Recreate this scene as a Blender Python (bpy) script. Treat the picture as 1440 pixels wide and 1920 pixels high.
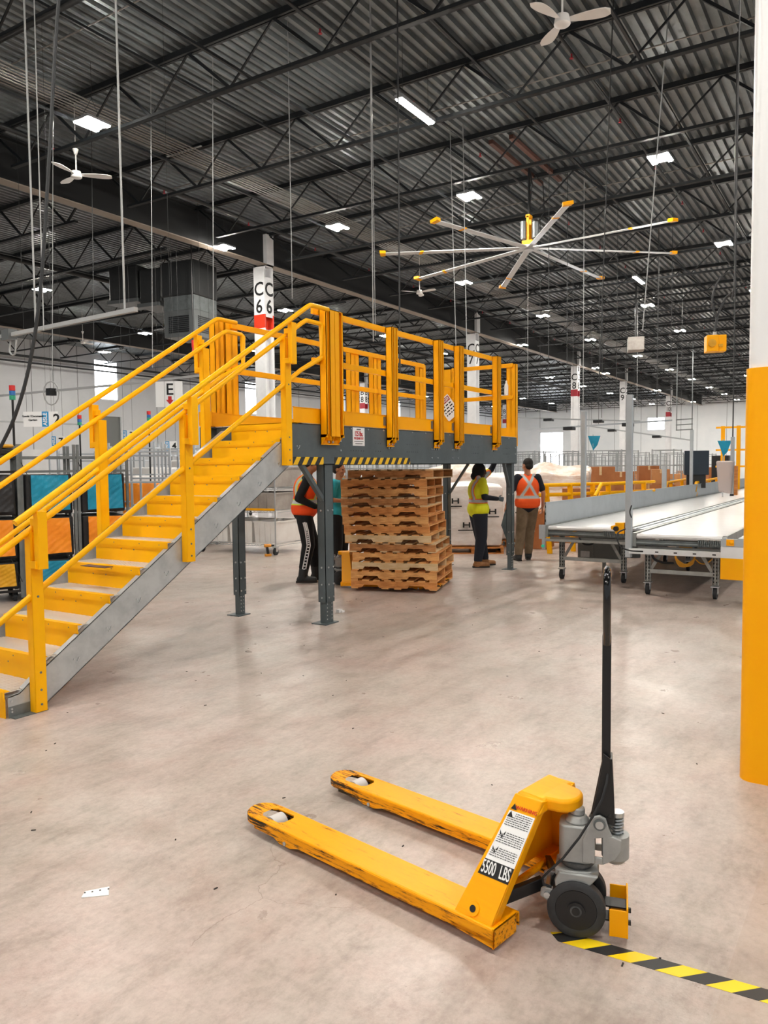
import bpy, bmesh, math, random
from mathutils import Vector, Matrix
random.seed(7)
for o in list(bpy.data.objects):
    bpy.data.objects.remove(o)
S = bpy.context.scene
C = S.collection
PI = math.pi
# ---------------------------------------------------------------- camera
cam_data = bpy.data.cameras.new('camera')
cam = bpy.data.objects.new('camera', cam_data)
C.objects.link(cam)
yaw, pit, rol = 0.565062452, 0.0578492582, -0.010099
fw = Vector((math.cos(yaw) * math.cos(pit), math.sin(yaw) * math.cos(pit), -math.sin(pit)))
rt = Vector((math.sin(yaw), -math.cos(yaw), 0))
up = rt.cross(fw)
r2 = rt * math.cos(rol) + up * math.sin(rol)
u2 = -rt * math.sin(rol) + up * math.cos(rol)
cam.matrix_world = Matrix(((r2.x, u2.x, -fw.x, 0), (r2.y, u2.y, -fw.y, 0), (r2.z, u2.z, -fw.z, 1.65), (0, 0, 0, 1)))
cam_data.sensor_fit = 'HORIZONTAL'
cam_data.sensor_width = 36
cam_data.lens = 36 * 1460.4 / 1440
cam_data.clip_start = 0.05
cam_data.clip_end = 400
S.camera = cam
# ---------------------------------------------------------------- light and exposure
S.view_settings.view_transform = 'Standard'
S.view_settings.look = 'None'
S.view_settings.gamma = 1
S.view_settings.use_curve_mapping = False
S.view_settings.exposure = 0.95
LAMP = 330.0        # radiance of the high bay lenses
W = bpy.data.worlds.new('daylight')
S.world = W
W.use_nodes = True
W.node_tree.nodes['Background'].inputs[0].default_value = (0.93, 0.96, 1.0, 1)
W.node_tree.nodes['Background'].inputs[1].default_value = 0.25

# ---------------------------------------------------------------- materials
def lin(c):
    if isinstance(c, str):
        c = [int(c[i:i + 2], 16) / 255 for i in (0, 2, 4)]
    return tuple(((v / 12.92) if v <= 0.04045 else ((v + 0.055) / 1.055) ** 2.4) for v in c) + (1,)

MATS = {}
def mat(name, col, rough=0.5, metal=0.0, col2=None, scale=4.0, lo=0.4, hi=0.65, bump=0.0, bscale=40, stretch=None, spec=0.5, coat=0):
    m = bpy.data.materials.new(name)
    m.use_nodes = True
    nt = m.node_tree
    b = nt.nodes['Principled BSDF']
    b.inputs['Base Color'].default_value = lin(col)
    b.inputs['Roughness'].default_value = rough
    b.inputs['Metallic'].default_value = metal
    b.inputs['Specular IOR Level'].default_value = spec
    if coat:
        b.inputs['Coat Weight'].default_value = coat
    tc = None
    if col2 or bump:
        tc = nt.nodes.new('ShaderNodeTexCoord')
        mp = nt.nodes.new('ShaderNodeMapping')
        nt.links.new(tc.outputs['Object'], mp.inputs[0])
        if stretch:
            mp.inputs['Scale'].default_value = stretch
    if col2:
        n = nt.nodes.new('ShaderNodeTexNoise')
        n.inputs['Scale'].default_value = scale
        n.inputs['Detail'].default_value = 6
        n.inputs['Roughness'].default_value = 0.65
        nt.links.new(mp.outputs[0], n.inputs['Vector'])
        r = nt.nodes.new('ShaderNodeValToRGB')
        r.color_ramp.elements[0].position = lo
        r.color_ramp.elements[1].position = hi
        r.color_ramp.elements[0].color = lin(col)
        r.color_ramp.elements[1].color = lin(col2)
        nt.links.new(n.outputs[0], r.inputs[0])
        nt.links.new(r.outputs[0], b.inputs['Base Color'])
    if bump:
        n2 = nt.nodes.new('ShaderNodeTexNoise')
        n2.inputs['Scale'].default_value = bscale
        n2.inputs['Detail'].default_value = 4
        nt.links.new(mp.outputs[0], n2.inputs['Vector'])
        bp = nt.nodes.new('ShaderNodeBump')
        bp.inputs['Strength'].default_value = bump
        bp.inputs['Distance'].default_value = 0.02
        nt.links.new(n2.outputs[0], bp.inputs['Height'])
        nt.links.new(bp.outputs[0], b.inputs['Normal'])
    MATS[name] = m
    return m

def emis(name, col, s):
    m = bpy.data.materials.new(name)
    m.use_nodes = True
    b = m.node_tree.nodes['Principled BSDF']
    b.inputs['Base Color'].default_value = lin(col)
    b.inputs['Emission Color'].default_value = lin(col)
    b.inputs['Emission Strength'].default_value = s
    MATS[name] = m
    return m

def math_node(nt, op, a, b=None, c=None):
    n = nt.nodes.new('ShaderNodeMath')
    n.operation = op
    for i, v in enumerate((a, b, c)):
        if v is None:
            continue
        if isinstance(v, (int, float)):
            n.inputs[i].default_value = v
        else:
            nt.links.new(v, n.inputs[i])
    return n.outputs[0]

def hazard_mat(name, ax, ay, period, duty=0.5, yel='F7D417'):
    """diagonal black and yellow stripes: stripe value = ax*x + ay*y (object space) / period"""
    m = mat(name, 'F7D417', 0.45)
    nt = m.node_tree
    tc = nt.nodes.new('ShaderNodeTexCoord')
    sp = nt.nodes.new('ShaderNodeSeparateXYZ')
    nt.links.new(tc.outputs['Object'], sp.inputs[0])
    v = math_node(nt, 'ADD', math_node(nt, 'MULTIPLY', sp.outputs[ax[0]], ax[1] / period), math_node(nt, 'MULTIPLY', sp.outputs[ay[0]], ay[1] / period))
    f = math_node(nt, 'FLOORED_MODULO', v, 1.0)
    g = math_node(nt, 'GREATER_THAN', f, duty)
    mx = nt.nodes.new('ShaderNodeMix')
    mx.data_type = 'RGBA'
    nt.links.new(g, mx.inputs[0])
    mx.inputs[6].default_value = lin(yel)
    mx.inputs[7].default_value = lin('26282A')
    nt.links.new(mx.outputs[2], nt.nodes['Principled BSDF'].inputs['Base Color'])
    return m

SAFETY = 'FFB908'
mat('safety_yellow', 'FFB400', 0.45, col2='FFAA00', scale=2.5, lo=0.3, hi=0.75, spec=0.22)
mat('stair_yellow', 'FFBE00', 0.45, col2='FFB200', scale=3, lo=0.3, hi=0.8, spec=0.22)
mat('grey_paint', '555F63', 0.45, col2='4B5558', scale=3, bump=0.03)
mat('galvanised', 'C2C6C7', 0.4, metal=0.35, col2='AEB3B5', scale=6, bump=0.02)
mat('galv_dark', '7C8283', 0.45, metal=0.5, col2='6A7071', scale=6)
mat('bolt', 'C4C8CA', 0.3, metal=0.8)
mat('black_steel', '1C1D1F', 0.35, metal=0.1)
mat('black_gloss', '0B0B0C', 0.12, coat=0.5)
mat('joist', '14191D', 0.55)
mat('girder', '0F1113', 0.6)
mat('deck_steel', '7C8386', 0.38, metal=0.45, col2='656B6E', scale=1.2)
mat('column_white', 'E6E7E9', 0.45, col2='DADBDE', scale=2)
mat('white_panel', 'E2E4E6', 0.4, col2='D5D8DA', scale=2)
mat('white_gloss', 'ECEEF0', 0.3)
mat('paint_red', 'D8391C', 0.5)
mat('dark_red', 'A3192B', 0.5)
mat('letter_black', '141517', 0.6)
mat('letter_red', 'C5242B', 0.6)
mat('letter_white', 'F0F0F0', 0.6)
mat('sign_white', 'F4F4F4', 0.5)
mat('sign_blue', '1793CF', 0.5)
mat('wood', 'DC9550', 0.75, col2='A9652F', scale=5, lo=0.35, hi=0.7, bump=0.25, bscale=30, stretch=(1.2, 1.2, 8))
mat('wood_b', 'E8AE6C', 0.75, col2='BC7C3E', scale=5, lo=0.35, hi=0.7, bump=0.25, bscale=30, stretch=(1.2, 1.2, 8))
mat('wood_c', 'CC8E55', 0.8, col2='8F5A30', scale=5, lo=0.35, hi=0.7, bump=0.25, bscale=30, stretch=(1.2, 1.2, 8))
mat('wood_pale', 'D9BE96', 0.8, col2='C4A070', scale=5, lo=0.35, hi=0.7, bump=0.25, bscale=30, stretch=(1.2, 1.2, 8))
mat('cardboard', 'BE8657', 0.85, col2='A97346', scale=1.2)
mat('cardboard_b', 'A96B3F', 0.85, col2='94592F', scale=1.2)
mat('tote_white', 'E9E7E4', 0.5, col2='DCD8D4', scale=2)
mat('wrap', 'ECE8E5', 0.3, col2='DDD5D0', scale=3, bump=0.4, bscale=9, stretch=(1, 1, 2.4))
mat('wrap_clear', 'EEE6E0', 0.25, col2='CDAE96', scale=2.2, bump=0.7, bscale=5, stretch=(1, 1, 3.0))
mat('wire_chrome', 'B9BDC0', 0.3, metal=0.6)
mat('rubber', '25272A', 0.75)
mat('tyre_grey', '35373A', 0.6, col2='2A2C2E', scale=20)
mat('hub_grey', '5A5C5D', 0.5, metal=0.3, col2='3E4041', scale=25)
mat('roller_white', 'CFCBC8', 0.45)
mat('cast_grey', 'A9ABAA', 0.4, metal=0.25, col2='999B9A', scale=8)
mat('cloth_orange', 'FF5A12', 0.8, col2='F44D08', scale=12, bump=0.25, bscale=14)
mat('cloth_lime', 'E9E81C', 0.8, col2='D9DD10', scale=10, bump=0.3, bscale=14)
mat('cloth_black', '101114', 0.85, bump=0.25, bscale=14)
mat('cloth_navy', '141824', 0.85, bump=0.3, bscale=12)
mat('cloth_brown', '7A6650', 0.85, col2='66543F', scale=6, bump=0.3, bscale=12)
mat('reflective', 'C9CDD0', 0.4, metal=0.2)
mat('trim_lime', 'DDF03A', 0.6)
mat('skin_a', 'A9714F', 0.6)
mat('skin_b', '4A2C20', 0.6)
mat('skin_c', 'B97F60', 0.6)
mat('hair', '16120F', 0.8, bump=0.5, bscale=90)
mat('boot_black', '222426', 0.6, bump=0.15, bscale=30)
mat('boot_tan', '9A6B42', 0.75, col2='86592F', scale=12, bump=0.15, bscale=30)
mat('sole', '2B2622', 0.8)
mat('glove', '5C6368', 0.8)
mat('bag_blue', '1593B5', 0.45, col2='0F83A5', scale=3, bump=1.0, bscale=7)
mat('bag_orange', 'FF9A1C', 0.5, col2='F58A10', scale=3, bump=0.7, bscale=6)
mat('bag_gold', 'E3A81A', 0.5, col2='C98F10', scale=3, bump=0.7, bscale=6)
mat('bag_black', '2A2A2C', 0.45, bump=0.7, bscale=8)
mat('drill_yellow', 'D9902A', 0.4)
mat('cord_yellow', 'F2B233', 0.5)
mat('plastic_clear', 'E9DAD6', 0.15)
mat('monitor', '1E2A36', 0.3)
mat('conveyor_belt', 'E4E3E1', 0.22, col2='D5D6D8', scale=3, stretch=(14, 1, 1))
mat('conveyor_side', 'B4BBC0', 0.35, metal=0.15, col2='A9B0B5', scale=3)
mat('steel_strut', 'A3A5A2', 0.45, metal=0.3, col2='949693', scale=8)
mat('motor_box', '767977', 0.5)
mat('cyan_lens', '35D6B5', 0.3)
mat('andon_red', 'D12A2A', 0.4)
mat('andon_blue', '2F6FB5', 0.4)
mat('andon_green', '2F9F7A', 0.4)
mat('duct', '6E7273', 0.4, metal=0.4)
mat('duct_wrap', '2A2C2D', 0.5, bump=0.3, bscale=8)
mat('fan_alu', 'C9CBCC', 0.3, metal=0.4)
mat('fan_white', 'E4E2DF', 0.4)
mat('lamp_housing', '8E9092', 0.5)
mat('pipe_black', '1B1D1F', 0.5)
mat('conduit', '8A8883', 0.4, metal=0.4)
mat('wire_dark', '2C2D2F', 0.5)
mat('wire_light', 'A3A5A6', 0.4)
mat('rust_steel', '5B3A30', 0.6)
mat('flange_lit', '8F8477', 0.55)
emis('led', 'FFF9EE', LAMP)
emis('window_glow', 'F3F9FF', 7.0)
mg = MATS['plastic_clear'].node_tree.nodes['Principled BSDF']
mg.inputs['Transmission Weight'].default_value = 0.55
mg.inputs['Alpha'].default_value = 0.8

# perforated grip treads: raised diamonds with real see-through slots
def grip_mat():
    m = mat('grip_tread', 'E2DEDA', 0.4, metal=0.2)
    nt = m.node_tree
    b = nt.nodes['Principled BSDF']
    out = nt.nodes['Material Output']
    tc = nt.nodes.new('ShaderNodeTexCoord')
    sp = nt.nodes.new('ShaderNodeSeparateXYZ')
    nt.links.new(tc.outputs['Object'], sp.inputs[0])
    # rows along Y (period .05), slots along X (period .055), alternate rows offset
    ry = math_node(nt, 'MULTIPLY', sp.outputs[1], 1 / 0.062)
    row = math_node(nt, 'FLOOR', ry)
    fy = math_node(nt, 'SUBTRACT', math_node(nt, 'SUBTRACT', ry, row), 0.5)
    par = math_node(nt, 'MULTIPLY', math_node(nt, 'FLOORED_MODULO', row, 2.0), 0.5)
    rx = math_node(nt, 'ADD', math_node(nt, 'MULTIPLY', sp.outputs[0], 1 / 0.026), par)
    fx = math_node(nt, 'SUBTRACT', math_node(nt, 'SUBTRACT', rx, math_node(nt, 'FLOOR', rx)), 0.5)
    d = math_node(nt, 'ADD', math_node(nt, 'ABSOLUTE', fx), math_node(nt, 'MULTIPLY', math_node(nt, 'ABSOLUTE', fy), 0.72))
    hole = math_node(nt, 'LESS_THAN', d, 0.30)
    tr = nt.nodes.new('ShaderNodeBsdfTransparent')
    mx = nt.nodes.new('ShaderNodeMixShader')
    nt.links.new(hole, mx.inputs[0])
    nt.links.new(b.outputs[0], mx.inputs[1])
    nt.links.new(tr.outputs[0], mx.inputs[2])
    nt.links.new(mx.outputs[0], out.inputs[0])
grip_mat()

# worn yellow paint on the pallet truck: black and orange scrapes
def worn_mat():
    m = mat('truck_yellow', 'FFB000', 0.45, spec=0.25)
    nt = m.node_tree
    b = nt.nodes['Principled BSDF']
    tc = nt.nodes.new('ShaderNodeTexCoord')
    mp = nt.nodes.new('ShaderNodeMapping')
    mp.inputs['Scale'].default_value = (3.0, 22, 34)
    nt.links.new(tc.outputs['Object'], mp.inputs[0])
    n = nt.nodes.new('ShaderNodeTexNoise')
    n.inputs['Scale'].default_value = 2.2
    n.inputs['Detail'].default_value = 9
    n.inputs['Roughness'].default_value = 0.75
    nt.links.new(mp.outputs[0], n.inputs['Vector'])
    sp = nt.nodes.new('ShaderNodeSeparateXYZ')
    nt.links.new(tc.outputs['Object'], sp.inputs[0])
    # wear concentrated on fork sides and near the tips
    tip = math_node(nt, 'SMOOTH_MIN', math_node(nt, 'MULTIPLY', math_node(nt, 'SUBTRACT', sp.outputs[0], 1.05), 0.42), 0.15, 0.05)
    tip = math_node(nt, 'MAXIMUM', tip, 0.0)
    side = math_node(nt, 'MULTIPLY', math_node(nt, 'LESS_THAN', sp.outputs[2], 0.079), 0.085)
    w = math_node(nt, 'ADD', n.outputs[0], math_node(nt, 'ADD', tip, side))
    w = math_node(nt, 'SUBTRACT', w, math_node(nt, 'MULTIPLY', math_node(nt, 'GREATER_THAN', sp.outputs[2], 0.1), 0.2))
    r = nt.nodes.new('ShaderNodeValToRGB')
    e = r.color_ramp.elements
    e[0].position = 0.0; e[0].color = lin('FFB600')
    e[1].position = 0.585; e[1].color = lin('FFA800')
    for p_, c_ in ((0.64, 'E08C06'), (0.69, '4A3212'), (0.78, '1E1A14')):
        k = e.new(p_); k.color = lin(c_)
    nt.links.new(w, r.inputs[0])
    nt.links.new(r.outputs[0], b.inputs['Base Color'])
worn_mat()

def floor_mat():
    m = mat('concrete', 'D6C4B8', 0.5)
    nt = m.node_tree
    b = nt.nodes['Principled BSDF']
    tc = nt.nodes.new('ShaderNodeTexCoord')
    def noise(scale, det, rough=0.6, st=(1, 1, 1), rot=0):
        mp = nt.nodes.new('ShaderNodeMapping')
        mp.inputs['Scale'].default_value = st
        mp.inputs['Rotation'].default_value = (0, 0, rot)
        nt.links.new(tc.outputs['Object'], mp.inputs[0])
        n = nt.nodes.new('ShaderNodeTexNoise')
        n.inputs['Scale'].default_value = scale
        n.inputs['Detail'].default_value = det
        n.inputs['Roughness'].default_value = rough
        nt.links.new(mp.outputs[0], n.inputs['Vector'])
        return n.outputs[0]
    def ramp(v, stops):
        r = nt.nodes.new('ShaderNodeValToRGB')
        e = r.color_ramp.elements
        e[0].position, e[0].color = stops[0][0], lin(stops[0][1])
        e[1].position, e[1].color = stops[-1][0], lin(stops[-1][1])
        for p_, c_ in stops[1:-1]:
            k = e.new(p_); k.color = lin(c_)
        nt.links.new(v, r.inputs[0])
        return r.outputs[0]
    def mix(f, a, bb, mode='MIX'):
        x = nt.nodes.new('ShaderNodeMix')
        x.data_type = 'RGBA'; x.blend_type = mode
        if isinstance(f, (int, float)): x.inputs[0].default_value = f
        else: nt.links.new(f, x.inputs[0])
        for i, v in ((6, a), (7, bb)):
            if isinstance(v, str): x.inputs[i].default_value = lin(v)
            else: nt.links.new(v, x.inputs[i])
        return x.outputs[2]
    base = ramp(noise(0.7, 8, 0.62), ((0.3, 'C9B6AF'), (0.5, 'C1B4AC'), (0.7, 'BCB4AC')))
    streak = ramp(noise(2.2, 10, 0.72, (1, 3.0, 1), 0.62), ((0.36, 'A0948A'), (0.52, 'FFFFFF'), (0.62, 'FFFFFF')))
    base = mix(0.3, base, streak, 'MULTIPLY')
    base = mix(0.28, base, ramp(noise(3.1, 11, 0.72), ((0.35, 'E8C9C2'), (0.5, 'FFFFFF'), (0.66, 'C9D0C6'))), 'MULTIPLY')
    base = mix(0.26, base, ramp(noise(26, 8, 0.75), ((0.36, '9A8E84'), (0.58, 'FFFFFF'))), 'MULTIPLY')
    blot = ramp(noise(2.2, 9, 0.7), ((0.3, 'C4BCB3'), (0.62, 'FFFFFF')))
    base = mix(0.42, base, blot, 'MULTIPLY')
    speck = ramp(noise(55, 3, 0.6), ((0.26, '6B5F55'), (0.31, 'FFFFFF')))
    base = mix(0.35, base, speck, 'MULTIPLY')
    # hairline cracks
    mpc = nt.nodes.new('ShaderNodeMapping')
    nt.links.new(tc.outputs['Object'], mpc.inputs[0])
    nz = nt.nodes.new('ShaderNodeTexNoise'); nz.inputs['Scale'].default_value = 2.5; nz.inputs['Detail'].default_value = 5
    nt.links.new(mpc.outputs[0], nz.inputs['Vector'])
    va = nt.nodes.new('ShaderNodeVectorMath'); va.operation = 'MULTIPLY_ADD'
    va.inputs[1].default_value = (0.55, 0.55, 0)
    nt.links.new(nz.outputs['Color'], va.inputs[0]); nt.links.new(mpc.outputs[0], va.inputs[2])
    vo = nt.nodes.new('ShaderNodeTexVoronoi'); vo.feature = 'DISTANCE_TO_EDGE'; vo.inputs['Scale'].default_value = 0.33
    nt.links.new(va.outputs[0], vo.inputs['Vector'])
    crack = math_node(nt, 'LESS_THAN', vo.outputs[0], 0.0006)
    gate = math_node(nt, 'GREATER_THAN', noise(0.4, 2), 0.52)
    base = mix(math_node(nt, 'MULTIPLY', math_node(nt, 'MULTIPLY', crack, gate), 0.45), base, '7D6A5E')
    # sawn joints every 4 m and one wide strip where old tape was lifted
    sp = nt.nodes.new('ShaderNodeSeparateXYZ')
    nt.links.new(tc.outputs['Object'], sp.inputs[0])
    for ax, off in ((0, 3.62), (1, 3.55)):
        t = math_node(nt, 'FLOORED_MODULO', math_node(nt, 'SUBTRACT', sp.outputs[ax], off), 4.0)
        j = math_node(nt, 'LESS_THAN', math_node(nt, 'ABSOLUTE', math_node(nt, 'SUBTRACT', t, 2.0)), 0.004)
        base = mix(math_node(nt, 'MULTIPLY', j, 0.1), base, '8C7D72')
    l = math_node(nt, 'ADD', sp.outputs[1], math_node(nt, 'MULTIPLY', sp.outputs[0], 0.02))
    s = math_node(nt, 'MULTIPLY', math_node(nt, 'GREATER_THAN', l, -0.1), math_node(nt, 'LESS_THAN', l, 0.43))
    base = mix(math_node(nt, 'MULTIPLY', s, 0.28), base, 'A5907F')
    # tan film near the camera on the left
    nt.links.new(base, b.inputs['Base Color'])
    rr = ramp(noise(3, 6), ((0.3, '8C8C8C'), (0.7, 'B4B4B4')))
    nt.links.new(rr, b.inputs['Roughness'])
    bp = nt.nodes.new('ShaderNodeBump'); bp.inputs['Strength'].default_value = 0.2; bp.inputs['Distance'].default_value = 0.01
    nt.links.new(noise(30, 6), bp.inputs['Height'])
    nt.links.new(bp.outputs[0], b.inputs['Normal'])
floor_mat()

# ---------------------------------------------------------------- mesh helpers
def frame(d):
    d = d.normalized()
    a = Vector((0, 0, 1)) if abs(d.z) < 0.95 else Vector((1, 0, 0))
    x = d.cross(a).normalized()
    y = x.cross(d).normalized()
    return x, y, d

class MB:
    def __init__(s):
        s.v = []; s.f = []; s.m = []
    def add(s, vs, fs, mi=0, M=None):
        k = len(s.v)
        for v in vs:
            v = Vector(v)
            s.v.append(M @ v if M is not None else v)
        for f in fs:
            s.f.append([k + i for i in f]); s.m.append(mi)
        return s
    def box(s, x0, y0, z0, x1, y1, z1, mi=0, M=None):
        vs = [(x0, y0, z0), (x1, y0, z0), (x1, y1, z0), (x0, y1, z0), (x0, y0, z1), (x1, y0, z1), (x1, y1, z1), (x0, y1, z1)]
        return s.add(vs, [(0, 3, 2, 1), (4, 5, 6, 7), (0, 1, 5, 4), (1, 2, 6, 5), (2, 3, 7, 6), (3, 0, 4, 7)], mi, M)
    def beam(s, a, b, w, h, mi=0, side=None):
        """rectangular bar from a to b, width w across, height h"""
        a = Vector(a); b = Vector(b)
        d = (b - a).normalized()
        if side is None:
            x, y, _ = frame(d)
        else:
            x = Vector(side); x = (x - d * x.dot(d)).normalized(); y = x.cross(d)
        vs = []
        for p in (a, b):
            for i, j in ((-1, -1), (1, -1), (1, 1), (-1, 1)):
                vs.append(p + x * i * w / 2 + y * j * h / 2)
        return s.add(vs, [(0, 1, 2, 3), (7, 6, 5, 4), (0, 4, 5, 1), (1, 5, 6, 2), (2, 6, 7, 3), (3, 7, 4, 0)], mi)
    def cyl(s, a, b, r, r1=None, n=14, mi=0, caps=True):
        a = Vector(a); b = Vector(b); r1 = r if r1 is None else r1
        x, y, _ = frame(b - a)
        vs = []
        for p, q in ((a, r), (b, r1)):
            for i in range(n):
                t = 2 * PI * i / n
                vs.append(p + (x * math.cos(t) + y * math.sin(t)) * q)
        fs = [(i, (i + 1) % n, n + (i + 1) % n, n + i) for i in range(n)]
        if caps:
            fs += [tuple(range(n - 1, -1, -1)), tuple(range(n, 2 * n))]
        return s.add(vs, fs, mi)
    def tube(s, pts, r, n=8, mi=0, closed=False):
        pts = [Vector(p) for p in pts]
        m = len(pts); vs = []
        x = None
        for i, p in enumerate(pts):
            if closed: t = (pts[(i + 1) % m] - pts[i - 1])
            else: t = (pts[min(i + 1, m - 1)] - pts[max(i - 1, 0)])
            t.normalize()
            if x is None: x, _, _ = frame(t)
            x = (x - t * x.dot(t)).normalized()
            y = t.cross(x)
            k = 1.0
            if 0 < i < m - 1:
                c = (pts[i] - pts[i - 1]).normalized().dot(t)
                k = 1 / max(c, 0.5)
            rr = r[i] if isinstance(r, (list, tuple)) else r
            for j in range(n):
                a = 2 * PI * j / n
                vs.append(p + (x * math.cos(a) + y * math.sin(a)) * rr * (1 if k < 1.15 else k * 0.96))
        fs = []
        for i in range(m if closed else m - 1):
            i2 = (i + 1) % m
            for j in range(n):
                fs.append((i * n + j, i * n + (j + 1) % n, i2 * n + (j + 1) % n, i2 * n + j))
        if not closed:
            fs += [tuple(range(n - 1, -1, -1)), tuple(range((m - 1) * n, m * n))]
        return s.add(vs, fs, mi)
    def prism(s, poly, z0, z1, M=None, mi=0):
        n = len(poly)
        vs = [(p[0], p[1], z0) for p in poly] + [(p[0], p[1], z1) for p in poly]
        fs = [tuple(range(n - 1, -1, -1)), tuple(range(n, 2 * n))] + [(i, (i + 1) % n, n + (i + 1) % n, n + i) for i in range(n)]
        return s.add(vs, fs, mi, M)
    def ell(s, c, rx, ry, rz, n=14, k=8, mi=0, M=None):
        vs = [(c[0], c[1], c[2] - rz)]
        for i in range(1, k):
            ph = -PI / 2 + PI * i / k
            for j in range(n):
                t = 2 * PI * j / n
                vs.append((c[0] + rx * math.cos(ph) * math.cos(t), c[1] + ry * math.cos(ph) * math.sin(t), c[2] + rz * math.sin(ph)))
        vs.append((c[0], c[1], c[2] + rz))
        fs = [(0, 1 + (j + 1) % n, 1 + j) for j in range(n)]
        for i in range(k - 2):
            for j in range(n):
                a = 1 + i * n; b = a + n
                fs.append((a + j, a + (j + 1) % n, b + (j + 1) % n, b + j))
        a = 1 + (k - 2) * n; e = len(vs) - 1
        fs += [(a + j, a + (j + 1) % n, e) for j in range(n)]
        return s.add(vs, fs, mi, M)
    def build(s, name, m, parent=None, smooth=False, bevel=0, loc=None, label=None, sub=0, seg=2):
        me = bpy.data.meshes.new(name)
        me.from_pydata([tuple(v) for v in s.v], [], s.f)
        bm = bmesh.new(); bm.from_mesh(me)
        bmesh.ops.recalc_face_normals(bm, faces=bm.faces)
        bm.to_mesh(me); bm.free()
        ms = m if isinstance(m, (list, tuple)) else [m]
        for q in ms: me.materials.append(MATS[q])
        for p, i in zip(me.polygons, s.m): p.material_index = i
        if smooth:
            for p in me.polygons: p.use_smooth = True
            try: me.set_sharp_from_angle(angle=math.radians(40))
            except Exception: pass
        o = bpy.data.objects.new(name, me)
        C.objects.link(o)
        if bevel:
            b = o.modifiers.new('bevel', 'BEVEL'); b.width = bevel; b.segments = seg; b.limit_method = 'ANGLE'; b.angle_limit = math.radians(40)
        if sub:
            b = o.modifiers.new('sub', 'SUBSURF'); b.levels = sub; b.render_levels = sub
        if parent is not None: o.parent = parent
        if loc is not None: o.location = loc
        if label: o['label'] = label
        return o

def thing(name, label, cat, loc=(0, 0, 0), rz=0, group=None, kind=None):
    o = bpy.data.objects.new(name, None)
    C.objects.link(o)
    o.empty_display_size = 0.1
    o.location = loc
    o.rotation_euler = (0, 0, rz)
    o['label'] = label; o['category'] = cat
    if group: o['group'] = group
    if kind: o['kind'] = kind
    return o

def tag(o, label, cat, group=None, kind=None):
    o['label'] = label; o['category'] = cat
    if group: o['group'] = group
    if kind: o['kind'] = kind
    return o

def struct(o):
    o['kind'] = 'structure'
    return o

def dup(src, loc=None, rz=None, label=None, group=None, parent=None):
    r = src.copy(); C.objects.link(r)
    if parent is not None: r.parent = parent
    if loc is not None: r.location = loc
    if rz is not None: r.rotation_euler = (0, 0, rz)
    if label: r['label'] = label
    if group: r['group'] = group
    for ch in list(src.children): dup(ch, parent=r)
    return r

_dg = None
def text(name, s, size, origin, xd, yd, m, parent=None, sx=1.0, bold=0.0, depth=0.001, align='CENTER', label=None, spacing=1.0, mirror=False):
    """flat lettering; origin = centre of the text, xd = reading direction, yd = up direction"""
    cu = bpy.data.curves.new(name, 'FONT')
    cu.body = s; cu.size = size; cu.align_x = align; cu.align_y = 'CENTER'
    cu.offset = bold; cu.extrude = depth; cu.space_line = 0.9; cu.space_character = spacing
    cu.resolution_u = 3
    t = bpy.data.objects.new(name, cu); C.objects.link(t)
    bpy.context.view_layer.update()
    me = bpy.data.meshes.new_from_object(t.evaluated_get(bpy.context.evaluated_depsgraph_get()))
    bpy.data.objects.remove(t)
    xd = Vector(xd).normalized(); yd = Vector(yd).normalized(); zd = xd.cross(yd)
    M = Matrix(((xd.x * sx, yd.x, zd.x, origin[0]), (xd.y * sx, yd.y, zd.y, origin[1]), (xd.z * sx, yd.z, zd.z, origin[2]), (0, 0, 0, 1)))
    me.transform(M)
    me.materials.clear(); me.materials.append(MATS[m])
    o = bpy.data.objects.new(name, me); C.objects.link(o)
    if parent is not None: o.parent = parent
    if label: o['label'] = label
    return o

def rrect(x0, y0, x1, y1, r, n=5):
    pts = []
    for cx, cy, a in ((x1 - r, y0 + r, -90), (x1 - r, y1 - r, 0), (x0 + r, y1 - r, 90), (x0 + r, y0 + r, 180)):
        for i in range(n + 1):
            t = math.radians(a + 90 * i / n)
            pts.append((cx + r * math.cos(t), cy + r * math.sin(t)))
    return pts
# ================================================================ SETTING
fl = MB().box(-14, -18, -0.1, 92, 41, 0).build('floor', 'concrete'); struct(fl)
mat('wall_grey', 'D6D8DB', 0.7, col2='CCCFD2', scale=0.5)
mat('wall_pale', 'F1F4F6', 0.7, col2='E8EDF0', scale=0.4)
# left wall (Y = 41) as precast panels with window openings, far wall (X = 92)
def wall_with_holes(name, axis, c, a0, a1, z1, holes, m, th=0.3):
    """axis 'Y': wall in plane Y=c spanning X a0..a1 ; axis 'X': plane X=c spanning Y. holes = (a,b,z0,z1)"""
    w = MB()
    cuts = sorted(set([a0, a1] + [h[0] for h in holes] + [h[1] for h in holes]))
    def put(p, q, z0, zz):
        if zz - z0 < 1e-4: return
        if axis == 'Y': w.box(p, c, z0, q, c + th, zz)
        else: w.box(c, p, z0, c + th, q, zz)
    for p, q in zip(cuts, cuts[1:]):
        hs = sorted([h for h in holes if h[0] <= p + 1e-6 and h[1] >= q - 1e-6], key=lambda h: h[2])
        z = 0
        for h in hs:
            put(p, q, z, h[2]); z = h[3]
        put(p, q, z, z1)
    # panel joints as thin ribs
    x = a0 + 1.5
    while x < a1:
        if not any(h[0] - 0.1 < x < h[1] + 0.1 for h in holes):
            if axis == 'Y': w.box(x, c - 0.012, 0, x + 0.03, c, z1, 1)
            else: w.box(c - 0.012, x, 0, c, x + 0.03, z1, 1)
        x += 3.05
    o = w.build(name, [m, 'duct'])
    return struct(o)
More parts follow.
